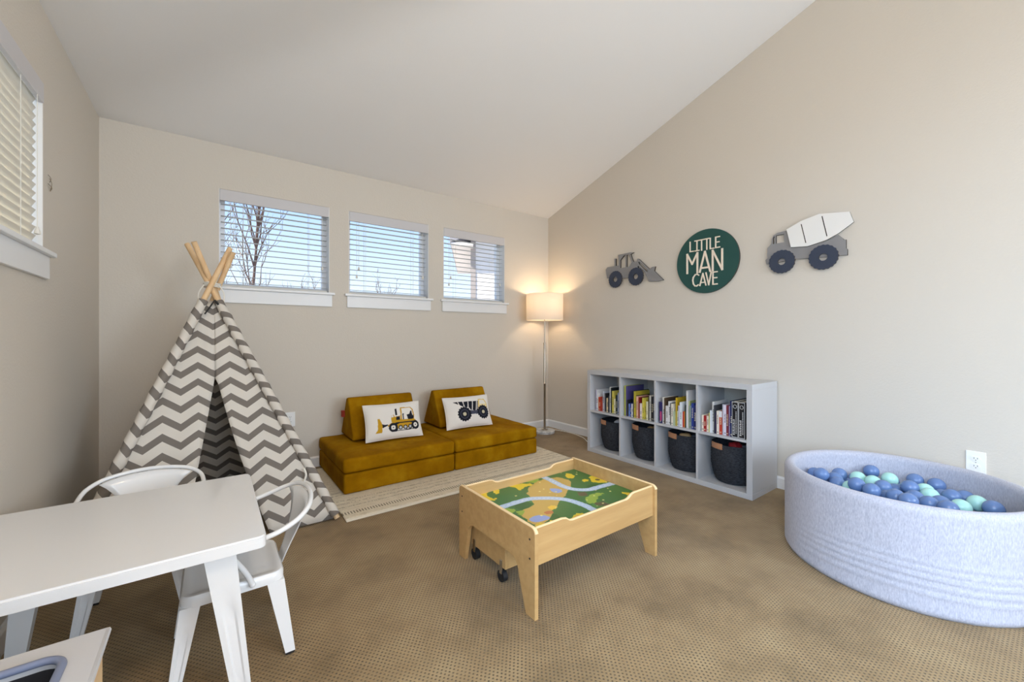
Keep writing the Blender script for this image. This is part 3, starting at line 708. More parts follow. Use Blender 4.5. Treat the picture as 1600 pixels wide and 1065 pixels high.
# ---------------------------------------------------------------- books
def c3(*a): return lin(*a)
BOOKS = [
 [('pale lavender', (206, 200, 222), .018, .190), ('white', (232, 232, 232), .014, .192), ('orange', (216, 110, 40), .014, .124), ('red', (186, 52, 34), .018, .126), ('rust red', (170, 60, 40), .012, .122), ('pale grey', (206, 210, 222), .018, .182), ('grey', (160, 160, 170), .010, .168),
  ('black', (36, 36, 40), .012, .168), ('cream', (236, 214, 170), .026, .126), ('dark grey', (58, 60, 66), .012, .150), ('white', (230, 232, 230), .014, .232), ('black', (30, 40, 44), .010, .226), ('yellow', (222, 208, 96), .022, .198), ('pale cream', (236, 232, 200), .015, .130), ('dark teal', (34, 50, 58), .020, .165), ('light blue', (176, 190, 222), .016, .188), ('dark green', (34, 58, 52), .018, .21)],
 [('lime green', (176, 178, 84), .013, .262), ('purple-blue', (92, 84, 140), .010, .258), ('black', (34, 36, 40), .013, .140), ('sky blue', (120, 146, 206), .014, .108), ('navy blue', (30, 48, 120), .014, .118), ('white', (232, 232, 236), .018, .112), ('dark navy', (30, 40, 66), .008, .226), ('olive yellow', (196, 180, 60), .019, .222), ('dark olive', (70, 66, 30), .008, .19), ('peach', (228, 176, 150), .017, .184),
  ('dark red', (132, 24, 30), .012, .176), ('pinkish white', (238, 222, 216), .022, .128), ('yellow', (220, 206, 86), .019, .176), ('gold', (206, 188, 70), .014, .162), ('green', (110, 140, 70), .008, .15), ('cream white', (232, 226, 190), .014, .152), ('dark brown', (54, 46, 40), .008, .20), ('white speckled', (214, 212, 200), .014, .205), ('black', (34, 34, 40), .020, .195), ('dark grey', (64, 68, 76), .02, .2)],
 [('navy and pink', (40, 38, 92), .022, .168), ('cream', (234, 228, 216), .020, .206), ('brown', (84, 66, 48), .008, .204), ('white', (230, 226, 224), .022, .142), ('white', (234, 232, 230), .022, .180), ('black', (40, 40, 44), .007, .170), ('cream', (230, 222, 204), .018, .166), ('sage green', (178, 190, 160), .013, .110), ('gold', (202, 168, 40), .013, .216), ('pale lime', (222, 222, 170), .015, .116),
  ('lavender', (196, 192, 214), .012, .160), ('white', (232, 238, 240), .018, .188), ('red', (198, 52, 30), .012, .118), ('orange', (222, 146, 60), .012, .122), ('dark green', (44, 66, 60), .009, .172), ('white', (232, 230, 230), .013, .282), ('lime', (182, 190, 130), .009, .204), ('grey-green', (140, 156, 150), .016, .172), ('blue', (44, 66, 150), .018, .192), ('navy blue', (34, 44, 100), .02, .18)],
 [('cream', (240, 226, 208), .016, .116), ('red', (164, 30, 34), .018, .114), ('cream', (242, 228, 210), .016, .114), ('yellow and teal', (206, 206, 120), .013, .140), ('white', (226, 230, 236), .012, .160), ('pale grey', (222, 220, 218), .015, .222), ('dark grey', (70, 72, 78), .008, .20), ('dark navy', (44, 34, 66), .012, .150), ('cream', (236, 226, 214), .015, .164), ('red with white top', (190, 60, 40), .019, .164),
  ('grey', (190, 190, 204), .009, .214), ('white', (230, 224, 240), .018, .210), ('dark red', (120, 40, 56), .015, .210), ('lavender', (176, 160, 200), .014, .208), ('navy blue', (30, 46, 96), .016, .246), ('black boxed', (26, 26, 30), .043, .248), ('black boxed', (26, 26, 30), .043, .248)]]
CN = ['first', 'second', 'third', 'fourth']
for ci, lst in enumerate(BOOKS):
    y = CUB[ci][0] - (.020, .012, .014, .010)[ci]; tot = sum(b[2] for b in lst)
    gap = (CWd - (.020, .012, .014, .010)[ci] - .004 - tot) / len(lst)
    assert gap > -1e-6, (ci, gap)
    rnd = random.Random(40 + ci)
    for bi, (cn, rgb, th, hg) in enumerate(lst):
        boxed = 'boxed' in cn; g_ = gap * rnd.uniform(.2, 1.0) if gap < .004 else min(gap, .0025)
        xf = XS + .012 + (.03 if ci < 1 else .022 if ci == 1 else .012) + rnd.uniform(0, .014); dep = min(.30, hg * rnd.uniform(.78, 1.0)) if not boxed else .27
        if boxed: xf = XS + .014
        y1 = y; y0 = y - th; z0 = ZM + .0005
        size = 'tall' if hg > .2 else 'short' if hg < .14 else 'mid-height'
        wdt = 'thick' if th >= .02 else 'thin' if th < .012 else ''
        lab = ' '.join(w for w in (size, wdt, cn, 'book,', ORD[bi], 'from left in', CN[ci], 'cube from lamp') if w)
        root = thing('book', lab, 'book', group='children\'s books in the %s cube' % CN[ci])
        cm = mat('book_cover_%d_%d' % (ci, bi), lin(*rgb), .5)
        ct = min(.0022, th * .2); bm = bmesh.new()
        bx(bm, xf, xf + dep, y0, y0 + ct, z0, z0 + hg); bx(bm, xf, xf + dep, y1 - ct, y1, z0, z0 + hg); bx(bm, xf, xf + ct, y0 + ct, y1 - ct, z0, z0 + hg)
        obj('cover', bm, cm, root)
        obj('pages', box(xf + ct, xf + dep - .004, y0 + ct, y1 - ct, z0 + .002, z0 + hg - .003), M_page, root)
        if boxed:
            wm = mat('silver_print', lin(200, 200, 200), .4); bm = bmesh.new(); e_ = .0006
            for q in ((y0 + .001, y0 + .004, .002, hg - .002), (y1 - .004, y1 - .001, .002, hg - .002), (y0 + .004, y1 - .004, .002, .006), (y0 + .004, y1 - .004, hg - .006, hg - .002)):
                bx(bm, xf - e_, xf, q[0], q[1], z0 + q[2], z0 + q[3])
            yc = (y0 + y1) / 2
            ring = [(xf - .0008, yc + .011 * math.cos(a * .5236), z0 + hg - .035 + .012 * math.sin(a * .5236)) for a in range(12)]
            tube(bm, ring, .0016, 5, closed=True); obj('silver_border', bm, wm, root)
            bm = bmesh.new()                                    # vertical title lettering: rows of short bars
            for r_ in range(9): bx(bm, xf - e_, xf, yc + .002, yc + .013 - .003 * (r_ % 2), z0 + .02 + r_ * .012, z0 + .028 + r_ * .012)
            for r_ in range(14): bx(bm, xf - e_, xf, yc - .010, yc - .004, z0 + .03 + r_ * .011, z0 + .037 + r_ * .011)
            tag(obj('spine_lettering', bm, wm, root), kind='stuff')
        elif th >= .014:                                        # spine print: title block and dot
            pm = mat('spine_print_light', lin(236, 226, 190), .5) if sum(rgb) < 420 else mat('spine_print_dark', lin(70, 62, 66), .5)
            bm = bmesh.new(); yc = (y0 + y1) / 2; a_ = z0 + hg * rnd.uniform(.3, .45); nL = rnd.randint(4, 8)
            for r_ in range(nL): bx(bm, xf - .0005, xf, yc - th * .2, yc + th * .2 - th * .12 * (r_ % 2), a_ + r_ * hg * .05, a_ + r_ * hg * .05 + hg * .03)
            lathe_pts = [(xf - .0006, yc + th * .22 * math.cos(q_ * .785), z0 + .014 + th * .22 * math.sin(q_ * .785)) for q_ in range(8)]
            tube(bm, lathe_pts, .0012, 4, closed=True)
            tag(obj('spine_lettering', bm, pm, root), kind='stuff')
        if cn == 'red with white top': obj('spine_band', box(xf - .0008, xf, y0, y1, z0 + hg * .74, z0 + hg), M_paper, root)
        if cn == 'navy and pink': obj('spine_band', box(xf - .0008, xf, y0, y1 - .008, z0 + .02, z0 + hg * .55), mat('pink_print', lin(200, 70, 120), .5), root)
        y = y0 - g_

# ---------------------------------------------------------------- baskets and what is in them
def blob(name, parent_, c, s, m, seed, label, cat):
    bm = bmesh.new(); bmesh.ops.create_icosphere(bm, subdivisions=3, radius=1)
    for v in bm.verts:
        q = v.co * (1 + .28 * mnoise.noise(v.co * 1.6 + Vector((seed, seed, 0)))); v.co = (q.x * s[0] + c[0], q.y * s[1] + c[1], q.z * s[2] + c[2])
    return tag(obj(name, bm, m, None, smooth='all'), label, cat)
bask_info = ['in the cube nearest the lamp, white cloth inside', 'in the second cube from the lamp', 'in the third cube from the lamp, wooden toy inside', 'in the cube nearest the ball pit, red toy inside']
for i in range(4):
    yc = (CUB[i][0] + CUB[i][1]) / 2 + (-.003, -.003, -.003, -.003)[i]; xc = XS + .188
    t = thing('rope_basket', 'charcoal rope basket ' + bask_info[i], 'basket', (xc, yc, FT), group='charcoal rope baskets')
    hb = (.262, .278, .276, .272)[i]; prof = []
    nr = 26
    for j in range(nr + 1):
        f = j / nr; r = .116 + .032 * min(1, f * 2.2) ** .6 + .004 * math.sin(f * 3); prof.append((r + .0018 * (j % 2), .004 + f * hb))
    inner = [(r - .009, z) for r, z in prof[::-1] if z > .02]
    pf = [(.02, .002), (.105, .002)] + prof + inner + [(.02, .018)]
    obj('body', lathe(bmesh.new(), pf, 40), M_rope, t, smooth=True)
    for s_ in (-1, 1):
        aa = math.pi if s_ < 0 else 0; hw = .052; rr = .1525
        if s_ < 0: aa = math.pi - .42                     # handle on the front left as seen
        else: aa = -.42
        bm = bmesh.new(); ra = []
        for k_ in range(9):
            a = aa + (k_ / 8 - .5) * 2 * hw / rr
            for dr, zz in ((0, hb - .028), (.004, hb - .028), (.004, hb + .012), (0, hb + .012)): ra.append(bm.verts.new(((rr + dr) * math.cos(a), (rr + dr) * math.sin(a), zz)))
        for k_ in range(8):
            for e_ in range(4): bm.faces.new((ra[k_ * 4 + e_], ra[k_ * 4 + (e_ + 1) % 4], ra[k_ * 4 + 4 + (e_ + 1) % 4], ra[k_ * 4 + 4 + e_]))
        bm.faces.new(ra[:4][::-1]); bm.faces.new(ra[-4:])
        hd = obj('leather_handle', bm, M_leather, t, smooth=True)
        for k_ in (.14, .86):
            a = aa + (k_ - .5) * 2 * hw / rr; bm = bmesh.new(); bmesh.ops.create_uvsphere(bm, u_segments=8, v_segments=6, radius=.0042)
            bmesh.ops.translate(bm, verts=bm.verts[:], vec=((rr + .005) * math.cos(a), (rr + .005) * math.sin(a), hb - .012)); obj('rivet', bm, M_steel, hd, smooth='all')
    zc = FT + hb - .02
    if i == 0: blob('crumpled_cloth', None, (xc - .02, yc - .05, zc), (.07, .06, .04), M_paper, 3, 'white crumpled cloth poking out of the first basket', 'cloth')
    if i == 1: blob('wooden_toy', None, (xc - .03, yc - .04, zc - .008), (.05, .05, .03), M_block, 5, 'brown toy inside the second basket from the lamp', 'toy')
    if i == 2:
        blob('wooden_toy', None, (xc - .045, yc + .0, zc), (.05, .045, .032), M_block, 9, 'tan wooden toy on top in the third basket', 'toy')
        blob('grey_toy', None, (xc + .03, yc - .06, zc - .004), (.05, .045, .03), M_grey2, 12, 'grey toy at the back of the third basket', 'toy')
    if i == 3:
        blob('red_toy', None, (xc - .03, yc - .02, zc + .002), (.05, .045, .035), M_red, 15, 'dark red toy on top in the fourth basket', 'toy')
        blob('grey_toy', None, (xc - .0, yc - .085, zc - .006), (.05, .035, .03), M_grey2, 18, 'grey toy beside the red one in the fourth basket', 'toy')

# ---------------------------------------------------------------- wall art (flat cut-outs fixed to the right wall)
# 2-D coordinates (a, z): a runs to the right as you face the wall (a = -y)
def wallm(off): return Matrix(((0, 0, 1, XR - off), (-1, 0, 0, 0), (0, 1, 0, 0), (0, 0, 0, 1)))
def wallshape(name, loops, off, th, m, parent): return shape2d(name, loops, th, m, parent, wallm(off), M_artedge)
def circ(c, r, n_=40, scal=0, k_=20): return [(c[0] + (r + scal * math.cos(k_ * 2 * math.pi * i / n_)) * math.cos(2 * math.pi * i / n_), c[1] + (r + scal * math.cos(k_ * 2 * math.pi * i / n_)) * math.sin(2 * math.pi * i / n_)) for i in range(n_)]
mx_ = thing('wooden_truck_sign', 'grey cement mixer wall cut-out with white drum and navy wheels', 'wall art', (0, 0, 0))
body = [(-1.283, 1.725), (-1.267, 1.74), (-1.256, 1.753), (-1.254, 1.783), (-1.245, 1.808), (-1.218, 1.823), (-1.157, 1.827), (-1.145, 1.776), (-1.13, 1.70), (-1.046, 1.69), (-0.922, 1.71), (-0.867, 1.738), (-0.838, 1.706), (-0.838, 1.701), (-0.826, 1.701), (-0.826, 1.646), (-0.819, 1.638), (-0.819, 1.601), (-0.863, 1.603), (-1.03, 1.613), (-1.111, 1.619), (-1.272, 1.608), (-1.29, 1.611), (-1.295, 1.639), (-1.283, 1.652)]
win1 = [(-1.227, 1.805), (-1.177, 1.807), (-1.174, 1.748), (-1.227, 1.748)]; win2 = [(-1.245, 1.793), (-1.236, 1.803), (-1.236, 1.748), (-1.245, 1.748)]
wallshape('truck_body', [body, win1, win2], .0085, .015, M_artgrey, mx_)
drum = [(-1.157, 1.832), (-1.07, 1.872), (-0.967, 1.896), (-0.806, 1.872), (-0.785, 1.802), (-0.863, 1.746), (-0.926, 1.716), (-1.03, 1.693), (-1.13, 1.703)]
wallshape('mixer_drum', [drum], .0205, .009, M_artwhite, mx_)
for q in ([(-1.071, 1.850), (-1.066, 1.851), (-1.039, 1.718), (-1.044, 1.717)], [(-0.953, 1.876), (-0.948, 1.878), (-0.921, 1.74), (-0.926, 1.738)]): wallshape('drum_line', [q], 0.0253, .0006, M_artedge, mx_)
for c_ in ((-1.187, 1.612), (-.944, 1.606)): wallshape('wheel', [circ(c_, .081, 80, .0022, 20), circ(c_, .024, 24)], .0215, .011, M_artnavy, mx_)
ld = thing('wooden_truck_sign', 'grey front loader wall cut-out with navy wheels beside the round sign', 'wall art', (0, 0, 0))
lb = [(-2.792, 1.765), (-2.772, 1.787), (-2.682, 1.787), (-2.682, 1.862), (-2.663, 1.860), (-2.663, 1.787), (-2.626, 1.787), (-2.634, 1.892), (-2.486, 1.893), (-2.448, 1.886), (-2.484, 1.874), (-2.452, 1.793), (-2.414, 1.799), (-2.405, 1.822), (-2.39, 1.815), (-2.271, 1.70), (-2.251, 1.719), (-2.212, 1.720), (-2.223, 1.68), (-2.130, 1.588), (-2.191, 1.582), (-2.282, 1.59), (-2.315, 1.656), (-2.306, 1.666), (-2.40, 1.752), (-2.403, 1.70), (-2.497, 1.648), (-2.571, 1.654), (-2.777, 1.676)]
w1 = [(-2.606, 1.836), (-2.565, 1.874), (-2.545, 1.874), (-2.545, 1.758), (-2.606, 1.758)]; w2 = [(-2.530, 1.874), (-2.503, 1.874), (-2.470, 1.796), (-2.497, 1.758), (-2.530, 1.758)]; w3 = [(-2.396, 1.787), (-2.384, 1.786), (-2.294, 1.699), (-2.298, 1.680), (-2.385, 1.764)]
wallshape('loader_body', [lb, w1, w2, w3], .0085, .015, M_artgrey, ld)
for c_, r in (((-2.663, 1.652), .082), ((-2.419, 1.652), .084)): wallshape('wheel', [circ(c_, r, 80, .002, 20), circ(c_, .026, 24)], .0215, .011, M_artnavy, ld)
sg = thing('round_sign', 'dark green round sign reading LITTLE MAN CAVE', 'sign', (0, 0, 0))
SC = (-1.737, 1.6985)
wallshape('sign_disc', [circ(SC, .2605, 96)], .009, .016, M_green, sg)
STK = {'L': [[(-1.874, 1.877), (-1.874, 1.796), (-1.843, 1.796)]], 'I': [[(-1.832, 1.878), (-1.796, 1.878)], [(-1.814, 1.878), (-1.814, 1.795)], [(-1.830, 1.795), (-1.796, 1.795)]],
 'T': [[(-1.792, 1.878), (-1.756, 1.878)], [(-1.774, 1.878), (-1.774, 1.792)]], 'T ': [[(-1.750, 1.878), (-1.710, 1.878)], [(-1.730, 1.878), (-1.730, 1.792)]],
 'L ': [[(-1.702, 1.877), (-1.702, 1.792), (-1.672, 1.792)]], 'E': [[(-1.627, 1.877), (-1.658, 1.877), (-1.658, 1.793), (-1.626, 1.793)], [(-1.657, 1.836), (-1.631, 1.836)]]}
STK2 = {'M': [[(-1.900, 1.617), (-1.900, 1.776), (-1.856, 1.690), (-1.810, 1.776), (-1.810, 1.613)]], 'A': [[(-1.790, 1.614), (-1.746, 1.776), (-1.702, 1.611)], [(-1.777, 1.645), (-1.714, 1.645)]], 'N': [[(-1.682, 1.613), (-1.682, 1.774), (-1.606, 1.613), (-1.606, 1.774)]]}
STK3 = {'C': [[(-1.799, 1.590), (-1.812, 1.600), (-1.829, 1.597), (-1.846, 1.576), (-1.850, 1.552), (-1.845, 1.522), (-1.832, 1.505), (-1.816, 1.502), (-1.803, 1.510)]], 'A': [[(-1.789, 1.502), (-1.763, 1.600), (-1.738, 1.502)], [(-1.780, 1.526), (-1.747, 1.526)]],
 'V': [[(-1.737, 1.602), (-1.714, 1.502), (-1.694, 1.602)]], 'E': [[(-1.646, 1.600), (-1.680, 1.600), (-1.680, 1.502), (-1.646, 1.502)], [(-1.679, 1.553), (-1.649, 1.553)]]}
def stroke_mesh(strokes, w, x0, x1):
    bm = bmesh.new(); q_ = 0
    for st_ in strokes:
        for (a0, z0), (a1, z1) in zip(st_, st_[1:]):
            d_ = Vector((a1 - a0, z1 - z0)); L = d_.length; d_ /= L; nn = Vector((-d_.y, d_.x)); q_ += 1
            a, b = Vector((a0, z0)) - d_ * w * .42, Vector((a1, z1)) + d_ * w * .42
            prism(bm, [(-p.x, p.y) for p in (a + nn * w / 2, b + nn * w / 2, b - nn * w / 2, a - nn * w / 2)], 'x', x0 - .00015 * q_, x1)
    return bm
for dct, w in ((STK, .0085), (STK2, .014), (STK3, .0095)):
    for ch, st_ in dct.items():
        obj('letter_' + ch.strip().lower(), stroke_mesh(st_, w, XR - .0240, XR - .0169), M_letter, sg)

# ---------------------------------------------------------------- outlets, wall hook
def outlet(label, mtx):
    t = thing('wall_outlet', label, 'outlet', group='white wall outlets'); t.matrix_world = mtx
    obj('cover_plate', box(-.036, .036, -.005, 0, -.058, .058, .002), M_plate, t)
    for z in (-.02, .02):
        bm = bmesh.new(); prism(bm, [(.017 * math.cos(a * .3142), z + max(-.0125, min(.0125, .0165 * math.sin(a * .3142)))) for a in range(20)], 'y', -.0072, -.005); s_ = obj('socket', bm, M_plate, t)
        for x in (-.006, .006): obj('slot', box(x - .001, x + .001, -.0078, -.0072, z - .002, z + .006), M_slot, s_)
        obj('ground_hole', lathe(bmesh.new(), [(.0022, -.0004), (.0022, .0004)], 8), M_slot, s_).matrix_local = Matrix.Translation((0, -.0075, z - .0075)) @ Matrix.Rotation(math.pi / 2, 4, 'X')
    obj('screw', lathe(bmesh.new(), [(.0025, -.0004), (.0025, .0004)], 8), M_steel, t).matrix_local = Matrix.Translation((0, -.0053, 0)) @ Matrix.Rotation(math.pi / 2, 4, 'X')
outlet('white wall outlet above the ball pit', Matrix.Translation((XR, .280, .416)) @ Matrix.Rotation(-math.pi / 2, 4, 'Z'))
outlet('white wall outlet half hidden by the teepee edge', Matrix.Translation((.505, YB, .415)))
bm = bmesh.new()
for pts in ([(XL + .004, 2.668, 1.80), (XL + .012, 2.672, 1.785), (XL + .006, 2.682, 1.77)], [(XL + .004, 2.690, 1.79), (XL + .012, 2.685, 1.765), (XL + .004, 2.70, 1.735)], [(XL + .004, 2.667, 1.76), (XL + .010, 2.69, 1.752), (XL + .004, 2.72, 1.748)]): tube(bm, smoothpath(pts, 4), .0014, 6)
tag(obj('cord_hook', bm, M_steel, None, smooth=True), 'tiny metal cord hook on the left wall beside the window', 'hook')

# ---------------------------------------------------------------- activity table with printed board and drawer
tt = thing('train_table', 'low maple play table with a green road-print board', 'table', (0, 0, 0))
TX0, TX1, TY0, TY1, TH = .990, 1.775, 1.198, 1.787, .347
def end_panel(x0, x1):
    y0, y1 = TY0, TY1; zA = .192; prof = []
    prof += [(y0, 0.0), (y0, TH - .022)]
    for i in range(1, 6): a = math.pi - i * math.pi / 10; prof.append((y0 + .022 + .022 * math.cos(a), TH - .022 + .022 * math.sin(a)))
    for i in range(0, 6): a = math.pi / 2 - i * math.pi / 10; prof.append((y1 - .022 + .022 * math.cos(a), TH - .022 + .022 * math.sin(a)))
    prof += [(y1, 0.0), (y1 - .055, 0)]
    r = .055; ya, yb_ = y1 - .085, y0 + .102
    for i in range(7): a = i * math.pi / 12; prof.append((ya - r + r * math.cos(a), zA - r + r * math.sin(a)))
    for i in range(7): a = math.pi / 2 + i * math.pi / 12; prof.append((yb_ + r + r * math.cos(a), zA - r + r * math.sin(a)))
    prof += [(y0 + .055, 0)]
    bm = bmesh.new(); prism(bm, prof, 'x', x0, x1); return bm, prof
for a, b in ((TX0, TX0 + .018), (TX1 - .018, TX1)):
    bm, prof = end_panel(a, b); ep = obj('end_panel', bm, M_maple, tt)
    band_ = bmesh.new(); tube(band_, [((a + b) / 2, y, z - .004) for y, z in prof[2:12]], .0088, 8); obj('edge_band', band_, M_edge, ep, smooth=True)
    if a == TX0:
        for y, z in ((TY0 + .03, .30), (TY0 + .03, .225), (TY1 - .03, .30), (TY1 - .03, .225)):
            o = obj('screw_cap', lathe(bmesh.new(), [(.004, 0), (.004, .001)], 10), M_tie, ep); o.matrix_local = Matrix.Translation((a - .0005, y, z)) @ Matrix.Rotation(-math.pi / 2, 4, 'Y')
for y0 in (TY0 + .012, TY1 - .030):
    L0, L1 = TX0 + .018, TX1 - .018; topz = TH - .006; prof = [(L0, .198), (L0, topz)]
    sc = [(.19, 0), (.215, -.004), (.24, -.016), (.265, -.020), (.735, -.020), (.76, -.016), (.785, -.004), (.81, 0)]
    prof += [(L0 + (L1 - L0) * f, topz + d_) for f, d_ in sc] + [(L1, topz), (L1, .198)]
    sp_ = obj('side_rail', prism(bmesh.new(), prof, 'y', y0, y0 + .018), M_maple, tt)
    band_ = bmesh.new(); tube(band_, [(x, y0 + .009, z - .004) for x, z in prof[1:-1]], .0085, 8); obj('edge_band', band_, M_edge, sp_, smooth=True)
BZ = .284
obj('play_board', box(TX0 + .018, TX1 - .018, TY0 + .030, TY1 - .030, BZ - .014, BZ - .0006), M_maple, tt)
kf = (1.0866 - BZ) / (1.0866 - .265)
FE = {'road1': [(1.121, 1.604), (1.213, 1.607), (1.29, 1.601), (1.349, 1.569), (1.4, 1.528), (1.437, 1.473), (1.453, 1.399), (1.453, 1.329), (1.45, 1.20)],
'road2': [(1.55, 1.86), (1.555, 1.752), (1.548, 1.672), (1.551, 1.59), (1.581, 1.539), (1.631, 1.508), (1.695, 1.504), (1.84, 1.492)],
'tanA': [(1.325, 1.662), (1.417, 1.748), (1.525, 1.774), (1.629, 1.741), (1.618, 1.641), (1.514, 1.56), (1.45, 1.517), (1.334, 1.456), (1.152, 1.34), (1.13, 1.433), (1.154, 1.513), (1.266, 1.537)],
'y1': [(1.297, 1.826), (1.335, 1.849), (1.359, 1.801), (1.427, 1.771), (1.416, 1.738), (1.368, 1.744), (1.321, 1.721), (1.321, 1.769)],
'y2': [(1.126, 1.809), (1.181, 1.843), (1.201, 1.832), (1.145, 1.777), (1.145, 1.716), (1.162, 1.712), (1.132, 1.692), (1.10, 1.76)], 'y2b': [(1.205, 1.806), (1.233, 1.801), (1.205, 1.751), (1.187, 1.764)],
'y3': [(1.782, 1.651), (1.827, 1.629), (1.805, 1.545), (1.771, 1.528), (1.726, 1.572), (1.737, 1.606)], 'y3b': [(1.709, 1.638), (1.732, 1.621), (1.708, 1.6), (1.686, 1.616)],
'y4': [(1.73, 1.383), (1.746, 1.371), (1.775, 1.331), (1.80, 1.287), (1.72, 1.262), (1.724, 1.333)], 'y5': [(1.142, 1.372), (1.191, 1.349), (1.216, 1.363), (1.211, 1.322), (1.175, 1.29), (1.12, 1.33)],
'y6': [(1.313, 1.325), (1.361, 1.339), (1.397, 1.305), (1.38, 1.27), (1.313, 1.262), (1.284, 1.3)], 'y7': [(1.693, 1.763), (1.715, 1.758), (1.713, 1.702), (1.667, 1.691), (1.659, 1.719)],
'g1': [(1.518, 1.433), (1.578, 1.458), (1.626, 1.45), (1.647, 1.425), (1.588, 1.416), (1.527, 1.376), (1.488, 1.389)], 'g2': [(1.09, 1.60), (1.147, 1.562), (1.146, 1.526), (1.09, 1.53)], 'g3': [(1.144, 1.52), (1.177, 1.518), (1.177, 1.496), (1.141, 1.479)], 'g4': [(1.424, 1.805), (1.491, 1.81), (1.51, 1.785), (1.452, 1.763)],
'b1': [(1.522, 1.372), (1.563, 1.358), (1.565, 1.316), (1.523, 1.324), (1.503, 1.354)], 'b2': [(1.549, 1.516), (1.581, 1.492), (1.554, 1.458), (1.522, 1.481)],
'pond': [(1.144, 1.423), (1.182, 1.435), (1.221, 1.421), (1.231, 1.379), (1.182, 1.375), (1.145, 1.39)], 'pond2': [(1.464, 1.644), (1.5, 1.612), (1.491, 1.577), (1.457, 1.574), (1.445, 1.602)],
'sun': [(1.296, 1.476), (1.338, 1.468), (1.329, 1.443), (1.292, 1.44)], 'red': [(1.248, 1.444), (1.288, 1.429), (1.269, 1.407), (1.241, 1.42)]}
FE = {k_: [(x * kf, y * kf) for x, y in v] for k_, v in FE.items()}
def spl(p): return [(q.x, q.y) for q in smoothpath([(a, b, 0) for a, b in p], 6)]
def wob(poly, amp, seed):
    rnd = random.Random(seed); out = []
    P_ = smoothpath([(a, b, 0) for a, b in poly], 5, closed=True)
    for q in P_: out.append((q.x + rnd.uniform(-amp, amp), q.y + rnd.uniform(-amp, amp)))
    return out
GR, TAN, YL, GL, BRN, BLU, RD = lin(66, 118, 62)[:3], lin(206, 172, 92)[:3], lin(232, 204, 56)[:3], lin(150, 178, 70)[:3], lin(104, 92, 66)[:3], lin(150, 170, 222)[:3], lin(186, 206, 230)[:3]
bx0, bx1, by0, by1 = TX0 + .0185, TX1 - .0185, TY0 + .0305, TY1 - .0305
nx, ny = 260, 190
U, V = np.meshgrid(np.linspace(bx0, bx1, nx + 1), np.linspace(by0, by1, ny + 1))
ops = [('poly', [(x, y) for x, y in wob(FE['tanA'], .008, 1)], TAN)]
rnd = random.Random(3)
for i in range(9): ops.append(('poly', wob([(x0 + .05 * math.cos(a), y0 + .04 * math.sin(a)) for x0, y0 in [(rnd.uniform(bx0, bx1), rnd.uniform(by0, by1))] for a in (0, 1.2, 2.4, 3.6, 4.9)], .006, i), lin(84, 138, 72)[:3] if i % 2 else lin(52, 104, 52)[:3]))
ops.append(('poly', [(x, y) for x, y in wob(FE['tanA'], .008, 1)], TAN))
for k_ in ('b1', 'b2'): ops.append(('poly', wob(FE[k_], .004, 8), BRN))
for k_ in ('g1', 'g2', 'g3', 'g4'): ops.append(('poly', wob(FE[k_], .005, 9), GL))
for k_ in ('y1', 'y2', 'y2b', 'y3', 'y3b', 'y4', 'y5', 'y6', 'y7'): ops.append(('poly', wob(FE[k_], .005, 10), YL))
ops.append(('circ', (1.775 * kf, 1.585 * kf), .014, 1, BRN)); ops.append(('circ', (1.34 * kf, 1.305 * kf), .02, 1, lin(230, 170, 80)[:3]))
for k_ in ('pond', 'pond2'): ops.append(('poly', wob(FE[k_], .001, 2), BLU))
ops += [('poly', wob(FE['sun'], .004, 4), lin(240, 200, 70)[:3]), ('poly', wob(FE['red'], .003, 4), lin(196, 120, 70)[:3])]
for i in range(34): ops.append(('circ', (rnd.uniform(bx0, bx1), rnd.uniform(by0, by1)), rnd.uniform(.003, .006), 1, lin(236, 226, 150)[:3]))
for k_ in ('road1', 'road2'):
    pth = spl(FE[k_]); ops.append(('line', pth, .040, RD))
    ops += [('line', [pth[i], pth[i + 1]], .004, lin(244, 246, 248)[:3]) for i in range(0, len(pth) - 1, 2)]
C = paint(U, V, GR, ops)
M_board = print_mat('printed_play_board', .28)
grid_print('road_print', nx, ny, lambda u, v: (bx0 + (bx1 - bx0) * u, by0 + (by1 - by0) * v, BZ), C, M_board, tt, False)
# rolling drawer under the table
dr = thing('rolling_drawer', 'maple storage drawer on black casters under the play table', 'drawer', (0, 0, 0))
DX0, DX1, DY0, DY1, DZ0, DZ1 = 1.030, 1.66, 1.448, 1.735, .064, .190
for nm, q in (('end_board', (DX0, DX0 + .014, DY0, DY1)), ('end_board', (DX1 - .014, DX1, DY0, DY1)), ('side_board', (DX0 + .014, DX1 - .014, DY0, DY0 + .014)), ('side_board', (DX0 + .014, DX1 - .014, DY1 - .014, DY1))):
    obj(nm, box(q[0], q[1], q[2], q[3], DZ0, DZ1, .002, 1), M_maple, dr)
obj('bottom_board', box(DX0 + .014, DX1 - .014, DY0 + .014, DY1 - .014, DZ0 + .006, DZ0 + .012), M_maple, dr)
for x, y in ((DX0 + .008, DY0 + .030), (DX0 + .008, DY1 - .030), (DX1 - .05, DY0 + .055), (DX1 - .05, DY1 - .045)):
    bm = bmesh.new(); tube(bm, [(x - .012, y, .026), (x + .010, y, .026)], .0255, 16); cs = obj('caster', bm, M_rubber, dr, smooth=True)
    obj('caster_bracket', box(x - .0125, x - .0085, y - .009, y + .009, .036, .098, .001, 1), M_chrome, cs)

